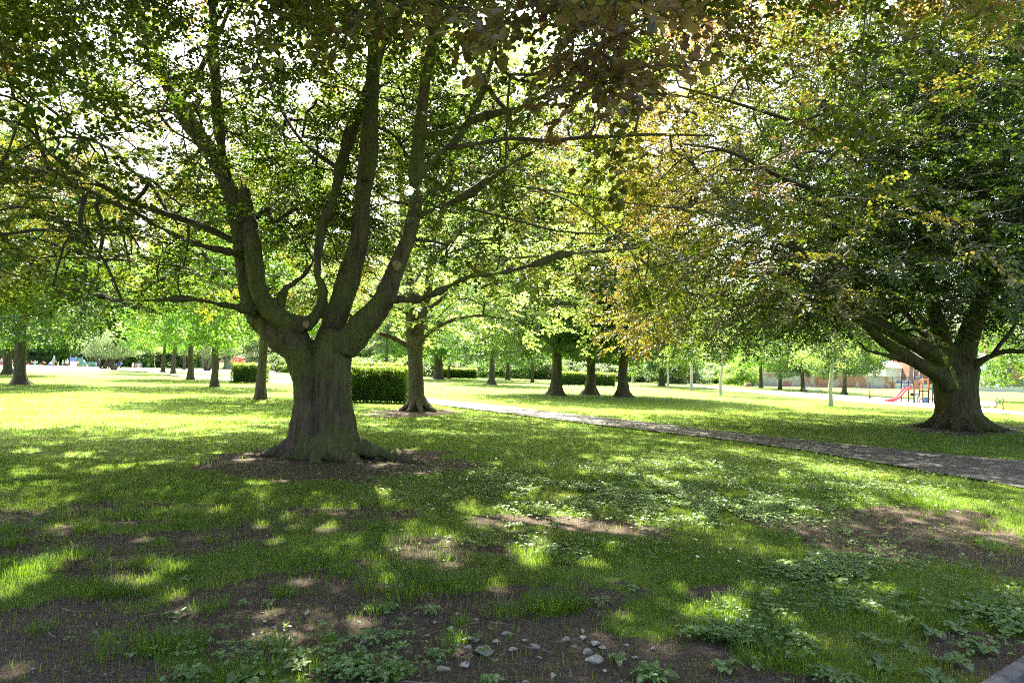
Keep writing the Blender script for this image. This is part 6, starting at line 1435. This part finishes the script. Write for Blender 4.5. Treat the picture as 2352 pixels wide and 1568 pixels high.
# joint names and poses for a 1.75 m figure facing +X
def pose(kind):
    J = dict(pel=(0, 0, .94), ab=(0, 0, 1.12), ch=(0, 0, 1.32), nk=(0, 0, 1.5), hb=(.02, 0, 1.58), ht=(.03, 0, 1.70),
             shL=(0, .18, 1.43), elL=(-.03, .24, 1.14), wrL=(.06, .25, .90), hL=(.09, .25, .82), shR=(0, -.18, 1.43), elR=(-.03, -.24, 1.14), wrR=(.06, -.25, .90), hR=(.09, -.25, .82),
             hpL=(0, .10, .90), knL=(.02, .11, .50), anL=(-.02, .11, .09), toL=(.16, .12, .04), hpR=(0, -.10, .90), knR=(.04, -.11, .50), anR=(0, -.11, .09), toR=(.18, -.12, .04))
    if kind == 'sit':
        dz = -.45
        for k in ('pel', 'ab', 'ch', 'nk', 'hb', 'ht', 'shL', 'elL', 'shR', 'elR', 'wrL', 'hL', 'wrR', 'hR', 'hpL', 'hpR'): J[k] = (J[k][0], J[k][1], J[k][2] + dz)
        for s, sy in (('L', 1), ('R', -1)): J['kn' + s] = (.44, .13 * sy, .48); J['an' + s] = (.42, .13 * sy, .08); J['to' + s] = (.60, .14 * sy, .04); J['wr' + s] = (.25, .16 * sy, .60); J['h' + s] = (.34, .12 * sy, .57)
    if kind == 'bend':
        for k, x, z in (('ab', .15, 1.06), ('ch', .36, 1.14), ('nk', .52, 1.20), ('hb', .60, 1.20), ('ht', .72, 1.20)): J[k] = (x, 0, z)
        for s, sy in (('L', 1), ('R', -1)): J['sh' + s] = (.46, .18 * sy, 1.14); J['el' + s] = (.50, .24 * sy, .86); J['wr' + s] = (.58, .2 * sy, .64); J['h' + s] = (.62, .18 * sy, .56)
    if kind == 'crouch':
        for k, x, z in (('pel', -.12, .34), ('ab', -.02, .5), ('ch', .1, .66), ('nk', .2, .80), ('hb', .25, .87), ('ht', .30, .98)): J[k] = (x, 0, z)
        for s, sy in (('L', 1), ('R', -1)): J['hp' + s] = (-.1, .1 * sy, .32); J['kn' + s] = (.28, .16 * sy, .46); J['an' + s] = (0, .13 * sy, .08); J['to' + s] = (.17, .13 * sy, .04); J['sh' + s] = (.16, .18 * sy, .74); J['el' + s] = (.32, .22 * sy, .52); J['wr' + s] = (.46, .15 * sy, .40); J['h' + s] = (.53, .13 * sy, .36)
    if kind == 'walk':
        J['knL'] = (.16, .11, .52); J['anL'] = (.18, .11, .10); J['toL'] = (.36, .12, .06); J['knR'] = (-.02, -.11, .50); J['anR'] = (-.24, -.11, .14); J['toR'] = (-.10, -.12, .05); J['wrL'] = (-.12, .26, .95); J['hL'] = (-.14, .26, .87); J['wrR'] = (.22, -.24, .98); J['hR'] = (.28, -.23, .92)
    if kind == 'arms':
        for s, sy in (('L', 1), ('R', -1)): J['el' + s] = (.18, .25 * sy, 1.22); J['wr' + s] = (.36, .12 * sy, 1.25); J['h' + s] = (.44, .09 * sy, 1.25)
    return J
RAD = dict(pel=.13, ab=.12, ch=.14, nk=.055, hb=.085, ht=.07, sh=.06, el=.042, wr=.03, h=.035, hp=.09, kn=.062, an=.042, to=.035)
ED = [('pel', 'ab'), ('ab', 'ch'), ('ch', 'nk'), ('nk', 'hb'), ('hb', 'ht')] + [(a + s, b + s) for s in 'LR' for a, b in (('sh', 'el'), ('el', 'wr'), ('wr', 'h'), ('hp', 'kn'), ('kn', 'an'), ('an', 'to'))] + [('ch', 'shL'), ('ch', 'shR'), ('pel', 'hpL'), ('pel', 'hpR')]
def person(label, px, py, H, kind, rz, top, legs, hair, z=0, dress=False, grp=None):
    t = thing('person', label, 'person', G(px, py) + Vector((0, 0, z)), rz, grp); s = H / 1.75; J = pose(kind); child = H < 1.3
    names = list(J); hd = 1.35 if child else 1.0
    def rad(n):
        k = n if n in RAD else n[:-1]; return RAD[k] * s * (hd if k in ('hb', 'ht') else (1.12 if child else 1))
    def jt(n, f=1.0):
        x, y, z_ = J[n]; r = rad(n) * f; return (x * s, y * s, z_ * s, r) if n not in ('ch', 'ab', 'pel') else (x * s, y * s, z_ * s, r * .8, r * 1.12)
    link('body', skin_body('body', [jt(n) for n in names], [(names.index(a), names.index(b)) for a, b in ED], 'skin'), t)
    tn = ['ch', 'ab', 'pel', 'shL', 'elL', 'shR', 'elR']; te = [('ch', 'ab'), ('ab', 'pel'), ('ch', 'shL'), ('shL', 'elL'), ('ch', 'shR'), ('shR', 'elR')]
    link('dress' if dress else 'shirt', skin_body('shirt', [jt(n, 1.2 if not (dress and n == 'pel') else 1.7) for n in tn], [(tn.index(a), tn.index(b)) for a, b in te], top), t)
    if not dress:
        ln = ['pel', 'hpL', 'knL', 'anL', 'hpR', 'knR', 'anR']; le = [('pel', 'hpL'), ('hpL', 'knL'), ('knL', 'anL'), ('pel', 'hpR'), ('hpR', 'knR'), ('knR', 'anR')]
        link('trousers', skin_body('trousers', [jt(n, 1.22) for n in ln], [(ln.index(a), ln.index(b)) for a, b in le], legs), t)
    hb, ht = Vector(J['hb']) * s, Vector(J['ht']) * s; c = hb.lerp(ht, .75); r = rad('hb') * 1.22; up = (ht - hb).normalized(); mb = MB(); q = up.to_track_quat('Z', 'Y').to_matrix()
    v, f = [], []
    for i in range(7):
        a_ = math.pi * .55 * i / 6
        for k in range(14):
            b_ = 2 * math.pi * k / 14; w = q @ Vector((math.sin(a_) * math.cos(b_) * r, math.sin(a_) * math.sin(b_) * r, math.cos(a_) * r * 1.02)); v.append(c + w - Vector((.015, 0, 0)) * s)
    for i in range(6):
        for k in range(14): f.append((i * 14 + k, i * 14 + (k + 1) % 14, (i + 1) * 14 + (k + 1) % 14, (i + 1) * 14 + k))
    mb.add(v, f); mb.build('hair', M[hair], t, smooth=True)
    fc = hb.lerp(ht, .4) + q @ Vector((0, 0, 0)); fx = Vector((1, 0, 0)) if kind != 'bend' else Vector((.1, 0, -1))
    mb = MB(); mb.tube([fc + fx * rad('hb') * .9, fc + fx * rad('hb') * 1.25 - up * .02 * s], [.02 * s, .012 * s], 6); mb.build('nose', M['skin'], t, smooth=True)
    for sy in (-1, 1):
        mb = MB(); e = fc + up * .03 * s + fx * rad('hb') * .95 + Vector((0, sy * .034 * s, 0)); mb.lathe(e, [(.004 * s, -.01 * s), (.012 * s, 0), (.004 * s, .01 * s)], 8); mb.build('eye', M['black_iron'], t)
PG = 'people on the left paving'
pr = lambda lb, sx, sy, H, *a, **k: person(lb, v2(sx), v2(sy), H, *a, grp=PG, **k)
pr('elderly man standing side on in a teal shirt and grey trousers', 214, 1469.5, 1.76, 'stand', 0, 'cloth_teal', 'cloth_grey', 'hair_grey')
pr('toddler in turquoise standing beside the red rockers', 139, 1467.5, .98, 'walk', -1.2, 'cloth_turq', 'cloth_turq', 'hair_fair')
pr('small child in a red top and pale trousers right of the teal shirted man', 232, 1469.5, .82, 'walk', .3, 'cloth_red', 'cloth_white', 'hair_fair')
pr('crouching person in a pale lilac top left of the teal shirted man', 199, 1464, 1.6, 'crouch', .2, 'cloth_lilac', 'cloth_blue', 'hair_brown')
pr('child in a teal top, left of the small group by the white board', 250, 1467.5, 1.1, 'stand', .3, 'cloth_turq', 'cloth_grey', 'hair_fair')
pr('person in a white top in the middle of the small group by the white board', 259, 1468, 1.3, 'bend', .2, 'cloth_white', 'cloth_dark', 'hair_grey')
pr('person in lilac top and dark trousers, rightmost of the group by the white board', 269, 1468, 1.3, 'arms', 2.8, 'cloth_lilac', 'cloth_dark', 'hair_grey')
pr('child in an orange top standing at the left end of the green bench', 312, 1467.5, 1.02, 'arms', 3.6, 'cloth_orange', 'cloth_grey', 'hair_brown')
pr('adult in a white shirt bending over behind the brown bench at the left edge', 30, 1466.5, 1.8, 'arms', 3.0, 'cloth_white', 'cloth_dark', 'hair_brown')
pr('person in a pale jacket seated at the end of the brown bench', 41, 1467.5, 1.7, 'sit', 1.6, 'cloth_white', 'cloth_dark', 'hair_grey')
pr('person in a pale pink top seated on the brown bench at the very left edge', 4, 1467.5, 1.7, 'sit', 1.6, 'cloth_lilac', 'cloth_maroon', 'hair_brown')
pr('child in blue at the right end of the green bench', 383, 1470, 1.15, 'walk', .5, 'cloth_turq', 'cloth_blue', 'hair_brown')
pr('person in dark top and maroon trousers against the many stemmed yew', 395, 1471.5, 1.55, 'stand', 2.8, 'cloth_dark', 'cloth_maroon', 'hair_brown')
pr('little girl in a white and pink dress walking on the left paving', 531, 1475.5, 1.02, 'walk', -1.5, 'cloth_white', 'cloth_white', 'hair_fair', dress=True)
pr('child in an orange top crouching in front of the grey planter', 553, 1473, 1.2, 'crouch', -.6, 'cloth_orange', 'cloth_orange', 'hair_fair')
